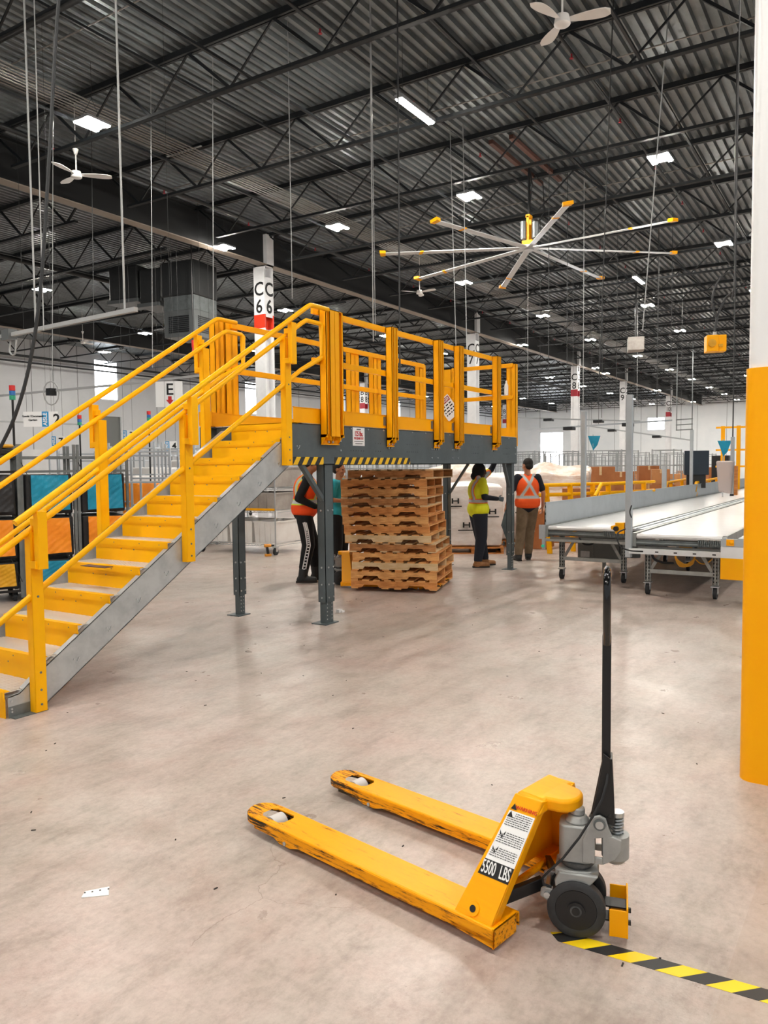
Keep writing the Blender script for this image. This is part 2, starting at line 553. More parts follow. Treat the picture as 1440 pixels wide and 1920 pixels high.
lw = [(31.4, 33.2, 6.0, 8.5), (45.0, 46.4, 5.8, 8.3), (56.5, 58.2, 5.8, 8.3), (66.0, 68.0, 5.8, 8.3), (76, 78, 5.8, 8.3)]
ld = [(31.6, 33.4, 0, 5.0)]
wall_with_holes('wall_left', 'Y', 41, -14, 92.3, 9.2, lw + ld, 'wall_grey')
fwn = [(20.5, 22.5, 5.5, 7.0)]
fdoor = [(32.4, 35.4, 0.6, 5.7)]
wall_with_holes('wall_far', 'X', 92, -18, 41, 9.2, fwn + fdoor, 'wall_pale')
for k, h in enumerate(lw):
    o = MB().box(h[0], 41.12, h[2], h[1], 41.16, h[3]).build('window_%d' % (k + 1), 'window_glow'); struct(o)
    f = MB().box(h[0], 41.02, h[2], h[0] + 0.07, 41.1, h[3]).box(h[1] - 0.07, 41.02, h[2], h[1], 41.1, h[3]).box(h[0], 41.02, h[3] - 0.07, h[1], 41.1, h[3]).box(h[0], 41.02, h[2], h[1], 41.1, h[2] + 0.07)
    f.build('window_frame', 'white_panel', o)
for k, h in enumerate(fwn + fdoor):
    o = MB().box(92.12, h[0], h[2], 92.16, h[1], h[3]).build('window_%d' % (k + 6), 'window_glow'); struct(o)
    f = MB().box(92.02, h[0], h[2], 92.1, h[0] + 0.08, h[3]).box(92.02, h[1] - 0.08, h[2], 92.1, h[1], h[3]).box(92.02, h[0], h[3] - 0.08, 92.1, h[1], h[3]).box(92.02, h[0], h[2], 92.1, h[1], h[2] + 0.08)
    f.build('window_frame', 'white_panel', o)
d = MB().box(31.6, 41.1, 0, 33.4, 41.2, 5.0).build('door_1', 'motor_box'); struct(d)
MB().box(31.6, 41.0, 3.0, 33.4, 41.1, 3.12).box(31.6, 41.0, 0, 31.7, 41.1, 5).box(33.3, 41.0, 0, 33.4, 41.1, 5).build('door_frame', 'galvanised', d)
# corrugated roof deck, flutes along X
w = MB(); y = -18.0; pitch = 0.2; h = 0.075; z = 9.09
prof = []
while y < 41:
    prof += [(y, z), (y + 0.075, z), (y + 0.1, z + h), (y + 0.175, z + h)]
    y += pitch
prof.append((41.0, z))
vs = [(-14, a, b) for a, b in prof] + [(92, a, b) for a, b in prof]
n = len(prof)
w.add(vs, [(i, i + 1, n + i + 1, n + i) for i in range(n - 1)])
w.box(-14, -18, z + 0.16, 92, 41, z + 0.2)
struct(w.build('ceiling', 'deck_steel'))

# ---------------------------------------------------------------- roof joists
def make_joist(L, over0, over1):
    """open web joist, local +Y span L, chord ends held back"""
    r = thing('roof_joist', '', 'roof joist')
    MB().box(-0.06, 0, 8.98, -0.012, L, 9.05).box(0.012, 0, 8.98, 0.06, L, 9.05).box(-0.06, 0, 9.05, 0.06, L, 9.085).build('top_chord', 'joist', r)
    MB().box(-0.055, over0, 8.11, -0.012, L - over1, 8.165).box(0.012, over0, 8.11, 0.055, L - over1, 8.165).box(-0.055, over0, 8.11, 0.055, L - over1, 8.125).build('bottom_chord', 'joist', r)
    wb = MB()
    n = max(2, round((L - 2.4) / 1.97)); st = (L - 2.4) / n
    y = 1.2
    wb.beam((0, 0.15, 8.98), (0, y, 8.15), 0.045, 0.045)
    for i in range(n):
        wb.beam((0, y, 8.15), (0, y + st / 2, 9.0), 0.05, 0.05)
        wb.beam((0, y + st / 2, 9.0), (0, y + st, 8.15), 0.03, 0.03)
        y += st
    wb.beam((0, y, 8.15), (0, L - 0.15, 8.98), 0.045, 0.045)
    wb.build('web', 'joist', r)
    return r
bays = [(0.45, 16.15, 'between the near yellow column row and the C columns'),
        (0.45 + 16.6, 16.15, 'between the C and B column rows'),
        (0.45 + 33.2, 7.3, 'between the B column row and the left wall')]
for bi, (y0, L, where) in enumerate(bays):
    j0 = make_joist(L, 0.8 if bi else 0.3, 0.8)
    first = True
    for k in range(-4, 27):
        X = 10.22 + 3.05 * k
        j = j0 if first else dup(j0)
        first = False
        j.location = (X, y0, 0)
        j['label'] = 'dark steel roof joist ' + where
        j['group'] = 'roof joists ' + where
# girders
for yg, nm in ((16.6, 'C'), (33.2, 'B'), (0.25, 'near yellow')):
    g = thing('roof_girder', 'deep dark steel girder along the %s column row' % nm, 'girder', (0, yg, 0))
    MB().box(-12, -0.012, 8.09, 91.8, 0.012, 9.02).build('web', 'girder', g)
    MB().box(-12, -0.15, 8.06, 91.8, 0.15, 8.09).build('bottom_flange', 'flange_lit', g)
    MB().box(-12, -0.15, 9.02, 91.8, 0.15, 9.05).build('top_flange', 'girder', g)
# bridging, sprinkler pipes and conduits along X
for yb, zb, r, lab in ((3.4, 8.2, 0.022, 'dark bridging rod at the lower chords nearest the yellow column'), (9.05, 8.2, 0.022, 'dark bridging rod running under the middle of the joists'), (12.9, 8.2, 0.022, 'dark bridging rod near the C row girder'),
                   (6.3, 8.93, 0.022, 'dark bridging rod high between the joists, nearer the yellow column'), (11.2, 8.93, 0.022, 'dark bridging rod high between the joists, nearer the C girder'),
                   (22.6, 8.25, 0.022, 'dark bridging rod beyond the C girder'), (29.6, 8.25, 0.022, 'dark bridging rod in front of the B girder')):
    tag(MB().beam((-8, yb, zb), (91.5, yb, zb), 2 * r, 2 * r).build('bridging_rod', 'joist'), lab, 'bridging rod', 'bridging rods')
def sprinkler(y, z, r, lab, step=3.05, red=True):
    t = thing('sprinkler_pipe', lab, 'pipe', (0, y, z), 0, 'sprinkler pipes under the roof')
    MB().cyl((-8, 0, 0), (91.5, 0, 0), r, n=10).build('pipe', 'pipe_black', t, smooth=True)
    x = 1.5
    while x < 60 and red:
        MB().cyl((x, 0, -r), (x, 0, -r - 0.07), 0.016, n=8).cyl((x, 0, -r - 0.07), (x, 0, -r - 0.08), 0.035, n=8).build('sprinkler_head', 'dark_red', t)
        x += step
sprinkler(4.7, 8.87, 0.03, 'thin black sprinkler pipe with small red heads, nearest the yellow column')
sprinkler(7.9, 8.87, 0.03, 'thin black sprinkler pipe with small red heads passing over the big fan')
sprinkler(15.0, 8.55, 0.05, 'thin black sprinkler pipe beside the C row girder')
sprinkler(23.5, 8.4, 0.08, 'thick black sprinkler main beyond the C row girder', red=False)
sprinkler(39.9, 7.95, 0.07, 'upper of two black pipes on the left wall', red=False)
sprinkler(39.9, 7.62, 0.05, 'lower of two black pipes on the left wall', red=False)
c0 = None
for i in range(8):
    if c0 is None:
        c0 = tag(MB().cyl((-8, 0, 0), (91.5, 0, 0), 0.015, n=6).build('conduit_pipe', 'conduit', smooth=True, loc=(0, 13.2, 8.86)), 'thin metal conduit in the flat bundle under the roof deck', 'conduit', 'bundled conduits under the roof')
    else:
        q = dup(c0, loc=(0, 13.2 + 0.105 * i, 8.86))
q = None
for i in range(4):
    X = 6.6 + i * 6.4
    if q is None:
        q = tag(MB().box(-0.02, 13.0, 8.88, 0.02, 14.1, 8.9).build('conduit_bracket', 'galvanised', loc=(X, 0, 0)), 'metal strut bracket holding the conduit bundle', 'bracket', 'conduit brackets')
    else: dup(q, loc=(X, 0, 0))
# thin conduit running across, along Y
for X, lab in ((8.6, 'thin grey conduit crossing the roof deck nearest the camera'), (14.6, 'thin grey conduit crossing the roof deck before the long strip light'), (20.9, 'thin grey conduit crossing the roof deck over the big fan')):
    tag(MB().cyl((X, 0.5, 9.03), (X + 0.2, 16.3, 9.03), 0.014, n=6).build('conduit_pipe', 'conduit'), lab, 'conduit')

# ---------------------------------------------------------------- building columns
def column(nm, X, Y, letters, red, lab, bw=0.44):
    t = thing('building_column', lab, 'column', (X, Y, 0))
    h = bw / 2
    # H section: flanges face -X / +X, web between; recess faces -Y
    MB().box(-h, -h, 0, -h + 0.05, h, 8.06).box(h - 0.05, -h, 0, h, h, 8.06).box(-h + 0.05, -0.02, 0, h - 0.05, 0.02, 8.06).box(-h, -h, 8.03, h, h, 8.06) \
        .box(-0.17, -0.30, 8.06, 0.17, -0.155, 9.02).build('shaft', 'column_white', t)
    if red:
        MB().box(-h - 0.004, -h - 0.004, 6.1, -h + 0.054, h + 0.004, 6.53).box(h - 0.054, -h - 0.004, 6.1, h + 0.004, h + 0.004, 6.53).box(-h + 0.05, -0.024, 6.1, h - 0.05, -0.02, 6.53).build('red_band', 'paint_red' if X < 30 else 'dark_red', t)
    a, b = letters
    for s, zc in ((a, 7.33), (b, 6.79)):
        text('column_letter', s, 0.6, (-h - 0.007, 0, zc - 0.02), (0, -1, 0), (0, 0, 1), 'letter_black', t, sx=0.62 if len(s) > 1 else 0.95, bold=0.008)
        text('column_letter', s, 0.6, (0, -h - 0.007, zc - 0.02), (1, 0, 0), (0, 0, 1), 'letter_black', t, sx=0.62 if len(s) > 1 else 0.95, bold=0.014)
    # thin board behind the side letters so they have a surface
    MB().box(-h + 0.05, -h, 6.45, h - 0.05, -h + 0.01, 7.7).build('letter_board', 'column_white', t)
    return t
column('C6', 19.35, 16.75, 'C6', True, 'white steel column lettered C 6 with a red band, behind the staircase')
column('C7', 34.65, 16.75, 'C7', False, 'white steel column lettered C 7, behind the platform railing')
column('C8', 49.8, 16.75, 'C8', True, 'white steel column lettered C 8 with a dark red band')
column('C9', 61.1, 16.75, 'C9', False, 'white steel column lettered C 9 without a band')
column('C10', 76.6, 16.75, ('C', '10'), True, 'white steel column lettered C 10 with a dark red band')
column('B8', 49.8, 33.3, 'B8', True, 'white steel column lettered B 8 seen between the platform rails')
column('B10', 76.6, 33.3, ('B', '10'), True, 'white steel column lettered B 10 seen left of the end rail')
column('B7', 34.6, 33.3, 'B7', False, 'white steel column lettered B 7, far behind the stairs')
# near round-cornered column with yellow guard
t = thing('building_column', 'large near column at the right edge, yellow below and white above', 'column', (4.56, 0.36, 0))
MB().prism(rrect(-0.21, -0.21, 0.21, 0.21, 0.06, 6), 0, 8.06).build('shaft', 'white_gloss', t, smooth=True)
MB().prism(rrect(-0.222, -0.222, 0.222, 0.222, 0.072, 8), 0, 2.13).build('column_guard', 'safety_yellow', t, smooth=True)

# ---------------------------------------------------------------- lights
def high_bay(x, y, lab, z=8.0, rz=0):
    t = thing('high_bay_light', lab, 'ceiling light', (x, y, z), rz, 'twin strip high bay lights')
    MB().box(-0.26, -0.22, 0.0, 0.26, 0.22, 0.05).box(-0.2, -0.05, 0.05, 0.2, 0.05, 0.1).build('housing', 'lamp_housing', t, bevel=0.01)
    for s in (-1, 1):
        MB().box(-0.24, s * 0.16 - 0.045, -0.02, 0.24, s * 0.16 + 0.045, 0.0).build('lens', 'led', t)
    MB().cyl((-0.2, 0, 0.1), (0, 0, 0.45), 0.004, n=5).cyl((0.2, 0, 0.1), (0, 0, 0.45), 0.004, n=5).cyl((0, 0, 0.45), (0, 0, 1.1), 0.004, n=5).build('hanging_wire', 'wire_dark', t)
    return t
def strip_light(x, y, lab, z=7.95):
    t = thing('strip_light', lab, 'ceiling light', (x, y, z))
    MB().box(-0.6, -0.08, 0, 0.6, 0.08, 0.07).build('housing', 'lamp_housing', t, bevel=0.01)
    MB().box(-0.58, -0.055, -0.02, 0.58, 0.055, 0.0).build('lens', 'led', t)
    MB().cyl((-0.45, 0, 0.07), (-0.45, 0, 1.1), 0.004, n=5).cyl((0.45, 0, 0.07), (0.45, 0, 1.1), 0.004, n=5).build('hanging_wire', 'wire_dark', t)
    return t
ZL = 6.35
src = high_bay(1.51 * ZL, 1.944 * ZL, 'twin high bay light nearest the top left, over the conduit bundle')
HB = [(2.70, 1.927, 'twin high bay light over the C girder, right of the C 6 column top'), (2.653, 2.526, 'twin high bay light just left of the C 6 column'),
      (2.672, 1.305, 'twin high bay light left above the big fan hub'), (2.699, 0.626, 'twin high bay light right above the big fan'),
      (3.888, 1.933, 'twin high bay light behind the lower left fan blades'), (3.889, 0.617, 'twin high bay light just left of the white column top'),
      (5.04, 1.919, 'twin high bay light in the middle distance above the C 8 column'), (2.693, 3.936, 'twin high bay light at the far left below the girder'),
      (3.911, 3.207, 'twin high bay light immediately right of the C 6 letters'), (4.39, 5.583, 'twin high bay light against the left wall above the window'),
      (3.968, 4.584, 'twin high bay light above the E sign'), (6.155, 2.52, 'distant twin high bay light above the end rail'),
      (6.219, 1.969, 'distant twin high bay light right of the C 8 column top'), (6.202, 1.281, 'distant twin high bay light near the yellow box, farther left'),
      (8.053, 2.492, 'very distant twin high bay light near the C 8 band'), (8.67, 1.894, 'very distant twin high bay light right of C 9'),
      (9.813, 1.888, 'very distant twin high bay light above C 10'), (5.04, 0.62, 'twin high bay light just above and right of the yellow hanging box'),
      (5.1, 1.25, 'middle distance twin high bay light right of the small far fan'), (2.65, 5.6, 'twin high bay light at the far left edge by the left wall'),
      (5.1, 3.2, 'twin high bay light seen through the platform rails'), (6.2, 3.3, 'small twin high bay light seen right of the C 7 column')]
for a, b, lab in HB:
    dup(src, loc=(a * ZL, b * ZL, 8.0), label=lab)
for i, (a, b) in enumerate([(7.4, 0.65), (7.4, 1.9), (7.4, 3.2), (8.6, 0.65), (8.6, 3.2), (9.8, 0.65), (9.8, 3.2), (11, 0.65), (11, 1.9), (11, 3.2), (7.4, 4.5), (8.6, 4.5), (9.8, 4.5), (6.2, 4.5), (5.1, 4.5), (12.2, 0.65), (12.2, 1.9), (12.2, 3.2), (12.2, 4.5), (13.4, 0.65), (13.4, 1.9), (13.4, 3.2), (13.4, 4.5), (7.4, 1.28), (9.8, 1.28), (12.2, 1.28), (8.6, 2.55), (11, 2.55), (13.4, 2.55), (7.4, 5.5), (9.8, 5.5), (12.2, 5.5), (13.4, 1.28), (11, 4.5)]):
    dup(src, loc=(a * ZL, b * ZL, 8.0), label='tiny twin high bay light in the farthest rows', group='farthest high bay lights')
for i, (a, b) in enumerate([(2.0, 3.95), (2.0, 8.1), (9.6, -0.4), (2.0, 12.3), (-5.6, 3.95), (-5.6, 8.1), (2.0, -0.4), (-5.6, -0.4), (2.0, -4.6), (-5.6, -4.6), (9.6, -4.6), (17.1, -4.6)]):
    dup(src, loc=(a, b, 8.0), label='twin high bay light over the camera side of the hall, out of the picture', group='high bay lights outside the picture')
s = strip_light(12.35, 7.08, 'long single strip light above the C 6 column, centre top')
dup(s, loc=(27.6, 7.07, 7.95), label='small distant single strip light under the right fan blades')

# ---------------------------------------------------------------- fans
def small_fan(x, y, z, rz, lab, L=0.68):
    t = thing('ceiling_fan', lab, 'ceiling fan', (x, y, z), rz)
    MB().cyl((0, 0, -0.05), (0, 0, 0.06), 0.11, 0.09, n=20).ell((0, 0, -0.05), 0.11, 0.11, 0.03, 20, 6).build('motor_housing', 'fan_white', t, smooth=True)
    MB().cyl((0, 0, 0.06), (0, 0, 0.45), 0.014, n=8).cyl((0, 0, 0.4), (0, 0, 0.5), 0.03, 0.06, n=12).cyl((0, 0, 0.5), (0, 0, 9.0 - z), 0.008, n=6).build('down_rod', 'fan_white', t, smooth=True)
    b0 = MB()
    N = 9
    vs = []
    for i in range(N):
        f = i / (N - 1)
        xx = 0.1 + f * (L - 0.1)
        hw = 0.035 + 0.06 * math.sin(min(1, f * 1.25) * PI * 0.55) - (0.05 * max(0, f - 0.85) / 0.15)
        for s_, zz in ((-1, 0.012), (1, -0.012)):
            vs.append((xx, s_ * hw, zz + 0.003)); vs.append((xx, s_ * hw, zz - 0.003))
    fs = []
    for i in range(N - 1):
        a = i * 4; b = a + 4
        fs += [(a, a + 2, b + 2, b), (a + 1, b + 1, b + 3, a + 3), (a, b, b + 1, a + 1), (a + 2, a + 3, b + 3, b + 2)]
    fs += [(0, 1, 3, 2), ((N - 1) * 4, (N - 1) * 4 + 2, (N - 1) * 4 + 3, (N - 1) * 4 + 1)]
    b0.add(vs, fs)
    first = b0.build('blade', 'fan_white', t)
    for k in (1, 2):
        q = first.copy(); C.objects.link(q); q.parent = t; q.rotation_euler = (0, 0, k * 2 * PI / 3)
    return t
small_fan(10.35, 3.68, 7.55, math.radians(-77), 'white three-blade ceiling fan at the top edge right of centre', L=0.62)
small_fan(10.3, 13.8, 7.6, math.radians(-44), 'white three-blade ceiling fan in front of the C girder at the left')
small_fan(23.9, 13.6, 7.7, 0.4, 'small white ceiling fan below the big fan, left of the C 7 column')
small_fan(23.2, 31.0, 7.5, 0.2, 'white ceiling fan beside the strip of lights at the left wall')

# big eight-blade fan
zf = 7.0; k = zf - 1.65
t = thing('industrial_fan', 'huge eight-blade aluminium ceiling fan with yellow blade tips and yellow motor mount', 'industrial ceiling fan', (3.449 * k, 1.381 * k, zf))
R = 3.66
ang = [math.atan2(b, a) for a, b in ((-0.446, -0.375), (-0.039, -0.636), (0.445, -0.522), (0.772, -0.075), (0.668, 0.446), (0.241, 0.71), (-0.242, 0.593), (-0.527, 0.169))]
a0 = sum(((a - (-2.4427 + i * PI / 4) + PI) % (2 * PI)) - PI for i, a in enumerate(ang)) / 8 - 2.4427
MB().cyl((0, 0, -0.03), (0, 0, 0.03), 0.24, n=32).cyl((0, 0, -0.06), (0, 0, -0.03), 0.12, n=24).build('hub', 'fan_alu', t, smooth=True)
MB().prism(rrect(-0.14, -0.14, 0.14, 0.14, 0.03), 0.05, 0.16).box(-0.1, -0.03, 0.16, -0.07, 0.03, 0.75).box(0.07, -0.03, 0.16, 0.1, 0.03, 0.75).box(-0.1, -0.05, 0.72, 0.1, 0.05, 0.79).build('motor_mount', 'safety_yellow', t)
MB().cyl((0.02, -0.16, 0.22), (0.02, -0.16, 0.6), 0.09, n=20).cyl((-0.12, 0.1, 0.2), (-0.12, 0.1, 0.62), 0.07, n=14).build('motor', 'duct', t, smooth=True)
MB().cyl((0, 0, 0.79), (0, 0, 8.995 - zf), 0.035, n=10).build('down_rod', 'black_steel', t, smooth=True)
MB().tube([(0.1, 0.1, 0.6), (0.3, 0.15, 0.9), (0.35, 0.1, 1.3), (0.2, 0, 1.6), (0.35, 0.1, 1.95)], 0.015).tube([(0.1, -0.1, 0.5), (0.25, -0.3, 0.9), (0.15, -0.3, 1.5), (0.3, 0, 1.9)], 0.012).build('power_cable', 'black_steel', t, smooth=True)
for i in range(8):
    a = a0 + i * PI / 4
    M = Matrix.Rotation(a, 4, 'Z') @ Matrix.Rotation(math.radians(2.2), 4, 'Y') @ Matrix.Rotation(math.radians(8), 4, 'X')
    b = MB().prism([(0.2, -0.075), (R - 0.1, -0.075), (R - 0.1, 0.075), (0.2, 0.075)], -0.012, 0.012, M).build('blade', 'fan_alu', t, bevel=0.006)
    MB().prism([(R - 0.12, -0.085), (R, -0.1), (R + 0.03, 0.11), (R - 0.12, 0.09)], -0.02, 0.05, M).build('blade_tip', 'safety_yellow', b)
    MB().prism([(R * 0.72, -0.078), (R * 0.72 + 0.09, -0.078), (R * 0.72 + 0.06, 0.078), (R * 0.72 - 0.03, 0.078)], -0.015, 0.015, M).build('blade_clip', 'safety_yellow', b)
# rusty fan support channels
for i, dy in enumerate((-0.25, 0.25)):
    tag(MB().box(3.449 * k - 1.7, 1.381 * k + dy - 0.05, 8.99, 3.449 * k + 1.5, 1.381 * k + dy + 0.05, 9.08).build('support_channel', 'rust_steel'), 'rust brown steel channel under the roof carrying the big fan', 'steel channel', 'fan support channels')
# roof ductwork unit at left
t = thing('air_handler', 'grey air handler with black wrapped ducts hanging beyond the girder, left of C 6', 'air handler', (18.6, 19.4, 0), math.radians(8))
MB().box(-0.7, -0.8, 5.9, 0.5, 0.4, 6.75).build('housing', 'duct', t, bevel=0.01)
g = MB()
for i in range(9):
    g.box(-0.72, -0.6, 6.05 + i * 0.06, -0.7, 0.2, 6.08 + i * 0.06).box(-0.5, -0.82, 6.05 + i * 0.06, 0.3, -0.8, 6.08 + i * 0.06)
g.build('louvre', 'black_steel', t)
MB().box(-0.75, -0.85, 7.2, 0.5, 0.5, 8.3).box(-0.7, 0.5, 7.1, 0.3, 1.4, 8.2).build('wrapped_duct', 'duct_wrap', t, bevel=0.05)
MB().prism([(-0.7, -0.8), (0.5, -0.8), (0.5, 0.4), (-0.7, 0.4)], 6.75, 7.2).build('transition_duct', 'galv_dark', t)
MB().box(-0.7, 1.5, 7.3, 0.4, 2.7, 8.4).build('branch_duct', 'duct_wrap', t, bevel=0.05)
MB().box(-0.75, 1.45, 7.18, 0.45, 2.75, 7.3).box(-0.7, 0.6, 6.98, 0.3, 1.5, 7.1).build('duct_outlet', 'duct', t)
tag(MB().cyl((17.8, 18.35, 9.1), (17.8, 18.35, 5.7), 0.02, n=6).build('pull_cord', 'wire_dark'), 'dark cord hanging in front of the air handler', 'cord')
tag(MB().cyl((17.8, 18.35, 5.7), (17.8, 18.35, 5.45), 0.07, 0.05, n=12).ell((17.8, 18.35, 5.38), 0.05, 0.05, 0.08).build('hook', 'andon_red'), 'small red hook hanging in front of the air handler', 'hook')
# ================================================================ PALLET TRUCK (foreground)
PT = thing('pallet_truck', 'orange yellow hand pallet truck with upright black handle standing on the bare floor in front', 'pallet jack', (2.335, 1.061, 0), math.atan2(0.984, 0.1784))
def V(u, v, z): return (u, -v, z)
def fork(v0, name='fork'):
    m = MB(); w = 0.16; t = 0.006; r = 0.008
    zt, zb = 0.086, 0.034
    def sect(a, b, left, right, u0, u1):
        # channel section between v=a..b; left/right: has a skirt
        pts = []
        if left: pts += [(a, zb), (a, zt - r), (a + r * 0.3, zt - r * 0.3), (a + r, zt)]
        else: pts += [(a, zt - t), (a, zt)]
        if right: pts += [(b - r, zt), (b - r * 0.3, zt - r * 0.3), (b, zt - r), (b, zb), (b - t, zb), (b - t, zt - t)]
        else: pts += [(b, zt), (b, zt - t)]
        if left: pts += [(a + t, zt - t), (a + t, zb)]
        n = len(pts)
        vs = [V(u0, p, q) for p, q in pts] + [V(u1, p, q) for p, q in pts]
        m.add(vs, [tuple(range(n)), tuple(range(2 * n - 1, n - 1, -1))] + [(i, n + i, n + (i + 1) % n, (i + 1) % n) for i in range(n)])
    a, b = v0, v0 + w
    sect(a, b, True, True, 0.0, 1.15)
    sect(a, a + 0.034, True, False, 1.15, 1.295)
    sect(b - 0.034, b, False, True, 1.15, 1.295)
    # corner fillets of the opening
    for vv, s in ((a + 0.034, 1), (b - 0.034, -1)):
        for uu, q in ((1.15, 1), (1.295, -1)):
            m.add([V(uu, vv, zt), V(uu + q * 0.018, vv, zt), V(uu, vv + s * 0.018, zt), V(uu, vv, zt - t), V(uu + q * 0.018, vv, zt - t), V(uu, vv + s * 0.018, zt - t)], [(0, 1, 2), (3, 5, 4), (1, 4, 5, 2)])
    # rounded tip
    c = (a + b) / 2
    def outline(s):
        o = []
        for i in range(13):
            th = PI / 2 - PI * i / 12
            o.append((1.295 + (0.105 - s) * max(0, math.cos(th)) ** 0.8, c - (w / 2 - s) * math.sin(th) * (1 if abs(math.sin(th)) > 0.5 else 1)))
        return o
    L0 = [V(p, q, 0.046) for p, q in outline(0)]
    L1 = [V(p, q, zt - r) for p, q in outline(0)]
    L2 = [V(p, q, zt) for p, q in outline(r)]
    n = 13
    fs = []
    for k in range(2):
        for i in range(n - 1):
            fs.append((k * n + i, k * n + i + 1, (k + 1) * n + i + 1, (k + 1) * n + i))
    fs.append(tuple(range(2 * n, 3 * n)))
    m.add(L0 + L1 + L2, fs)
    # skirt deepening at roller bracket
    for vv in (a, b - t):
        m.add([V(1.16, vv, zb), V(1.12, vv, 0.018), V(1.05, vv, 0.018), V(1.0, vv, zb), V(1.16, vv + t, zb), V(1.12, vv + t, 0.018), V(1.05, vv + t, 0.018), V(1.0, vv + t, zb)], [(0, 1, 2, 3), (7, 6, 5, 4), (0, 4, 5, 1), (1, 5, 6, 2), (2, 6, 7, 3)])
    # heel end plate
    m.add([V(0, a, 0.018), V(0, b - 0.02, 0.018), V(0, b - 0.02, 0.088), V(0, a, 0.088), V(0.006, a, 0.018), V(0.006, b - 0.02, 0.018), V(0.006, b - 0.02, 0.088), V(0.006, a, 0.088)], [(0, 1, 2, 3), (7, 6, 5, 4), (0, 4, 5, 1), (1, 5, 6, 2), (2, 6, 7, 3), (3, 7, 4, 0)])
    m.add([V(0, a, 0.02), V(0.18, a, 0.034), V(0.18, a + t, 0.034), V(0, a + t, 0.02), V(0, a, 0.05), V(0.18, a, 0.05), V(0.18, a + t, 0.05), V(0, a + t, 0.05)], [(0, 3, 2, 1), (4, 5, 6, 7), (0, 1, 5, 4), (2, 3, 7, 6), (1, 2, 6, 5), (3, 0, 4, 7)])
    f = m.build(name, 'truck_yellow', PT)
    rl = MB().cyl(V(1.235, a + 0.045, 0.046), V(1.235, b - 0.045, 0.046), 0.04, n=28).build('load_roller', 'roller_white', f, smooth=True)
    MB().cyl(V(1.235, a + 0.004, 0.044), V(1.235, b - 0.004, 0.044), 0.01, n=10).beam(V(1.235, a + 0.035, 0.046), V(1.05, a + 0.035, 0.036), 0.012, 0.02).beam(V(1.235, b - 0.035, 0.046), V(1.05, b - 0.035, 0.036), 0.012, 0.02) \
        .cyl(V(1.165, a + 0.036, 0.066), V(1.165, b - 0.036, 0.066), 0.005, n=8).build('roller_bracket', 'black_steel', f)
    MB().cyl(V(1.085, a - 0.004, 0.03), V(1.085, b + 0.004, 0.03), 0.009, n=12).build('axle_pin', 'bolt', f, smooth=True)
    return f
fork(0.0); fork(0.525)
def mir(v): return 0.685 - v
def hull8(m, A, B, th, mi=0):
    pass
def leg(side):
    mv = (lambda v: v) if side == 0 else mir
    m = MB()
    lo = [(0.175, 0.012, 0.083), (0.015, 0.012, 0.083)]
    hi = [(0.062, 0.205, 0.478), (-0.052, 0.205, 0.478)]
    q = [V(0.175, mv(0.012), 0.083), V(0.015, mv(0.012), 0.083), V(-0.052, mv(0.228), 0.468), V(0.062, mv(0.228), 0.468),
         V(0.175, mv(0.062), 0.083), V(0.015, mv(0.062), 0.083), V(-0.052, mv(0.27), 0.46), V(0.062, mv(0.27), 0.46)]
    # outer web
    w = 0.008
    def off(p, d): return (p[0], p[1] + d, p[2])
    d = -0.012 if side == 0 else 0.012
    i0 = [off(p, d) for p in q[:4]]
    m.add(q[:4] + i0, [(0, 1, 2, 3), (7, 6, 5, 4), (0, 4, 5, 1), (1, 5, 6, 2), (2, 6, 7, 3), (3, 7, 4, 0)])
    # return flange along the rear edge
    e = [(q[1][0], q[1][1], q[1][2]), (q[2][0], q[2][1], q[2][2]), (q[6][0], q[6][1], q[6][2]), (q[5][0], q[5][1], q[5][2])]
    e2 = [(p[0] + 0.008, p[1], p[2]) for p in e]
    m.add(e + e2, [(0, 1, 2, 3), (7, 6, 5, 4), (0, 4, 5, 1), (1, 5, 6, 2), (2, 6, 7, 3), (3, 7, 4, 0)])
    return m.build('mast_leg', 'truck_yellow', PT, bevel=0.003)
legs = [leg(0), leg(1)]
m = MB()
m.add([V(0.17, 0.02, 0.083), V(0.17, mir(0.02), 0.083), V(0.055, mir(0.235), 0.465), V(0.055, 0.235, 0.465),
       V(0.162, 0.02, 0.083), V(0.162, mir(0.02), 0.083), V(0.047, mir(0.235), 0.465), V(0.047, 0.235, 0.465)], [(0, 1, 2, 3), (7, 6, 5, 4), (0, 4, 5, 1), (1, 5, 6, 2), (2, 6, 7, 3), (3, 7, 4, 0)])
m.build('bulkhead_plate', 'truck_yellow', PT)
m = MB()
vs = [V(0.075, 0.205, 0.42), V(0.075, mir(0.205), 0.42), V(-0.052, mir(0.205), 0.42), V(-0.052, 0.205, 0.42),
      V(0.055, 0.235, 0.478), V(0.055, mir(0.235), 0.478), V(-0.05, mir(0.24), 0.47), V(-0.05, 0.24, 0.47)]
m.add(vs, [(0, 1, 2, 3), (7, 6, 5, 4), (0, 4, 5, 1), (1, 5, 6, 2), (2, 6, 7, 3), (3, 7, 4, 0)])
nose = [(-0.03, 0.25), (-0.03, 0.435)]
pl = [(0.03, -0.245), (0.03, -0.44)]
arc = [(-0.075 - 0.07 * math.sin(PI * i / 12), -0.3425 - 0.07 * math.cos(PI * i / 12) * 1.0) for i in range(13)]
poly = [(0.03, -0.44), ] + list(arc) + [(0.03, -0.245)]
poly = [(0.03, -0.245)] + [(-0.075 - 0.06 * math.sin(PI * i / 12), -0.3425 + 0.075 * math.cos(PI * i / 12)) for i in range(13)] + [(0.03, -0.44)]
m.prism(poly, 0.425, 0.472)
m.build('mast_head', 'truck_yellow', PT, smooth=True, bevel=0.012, seg=3)
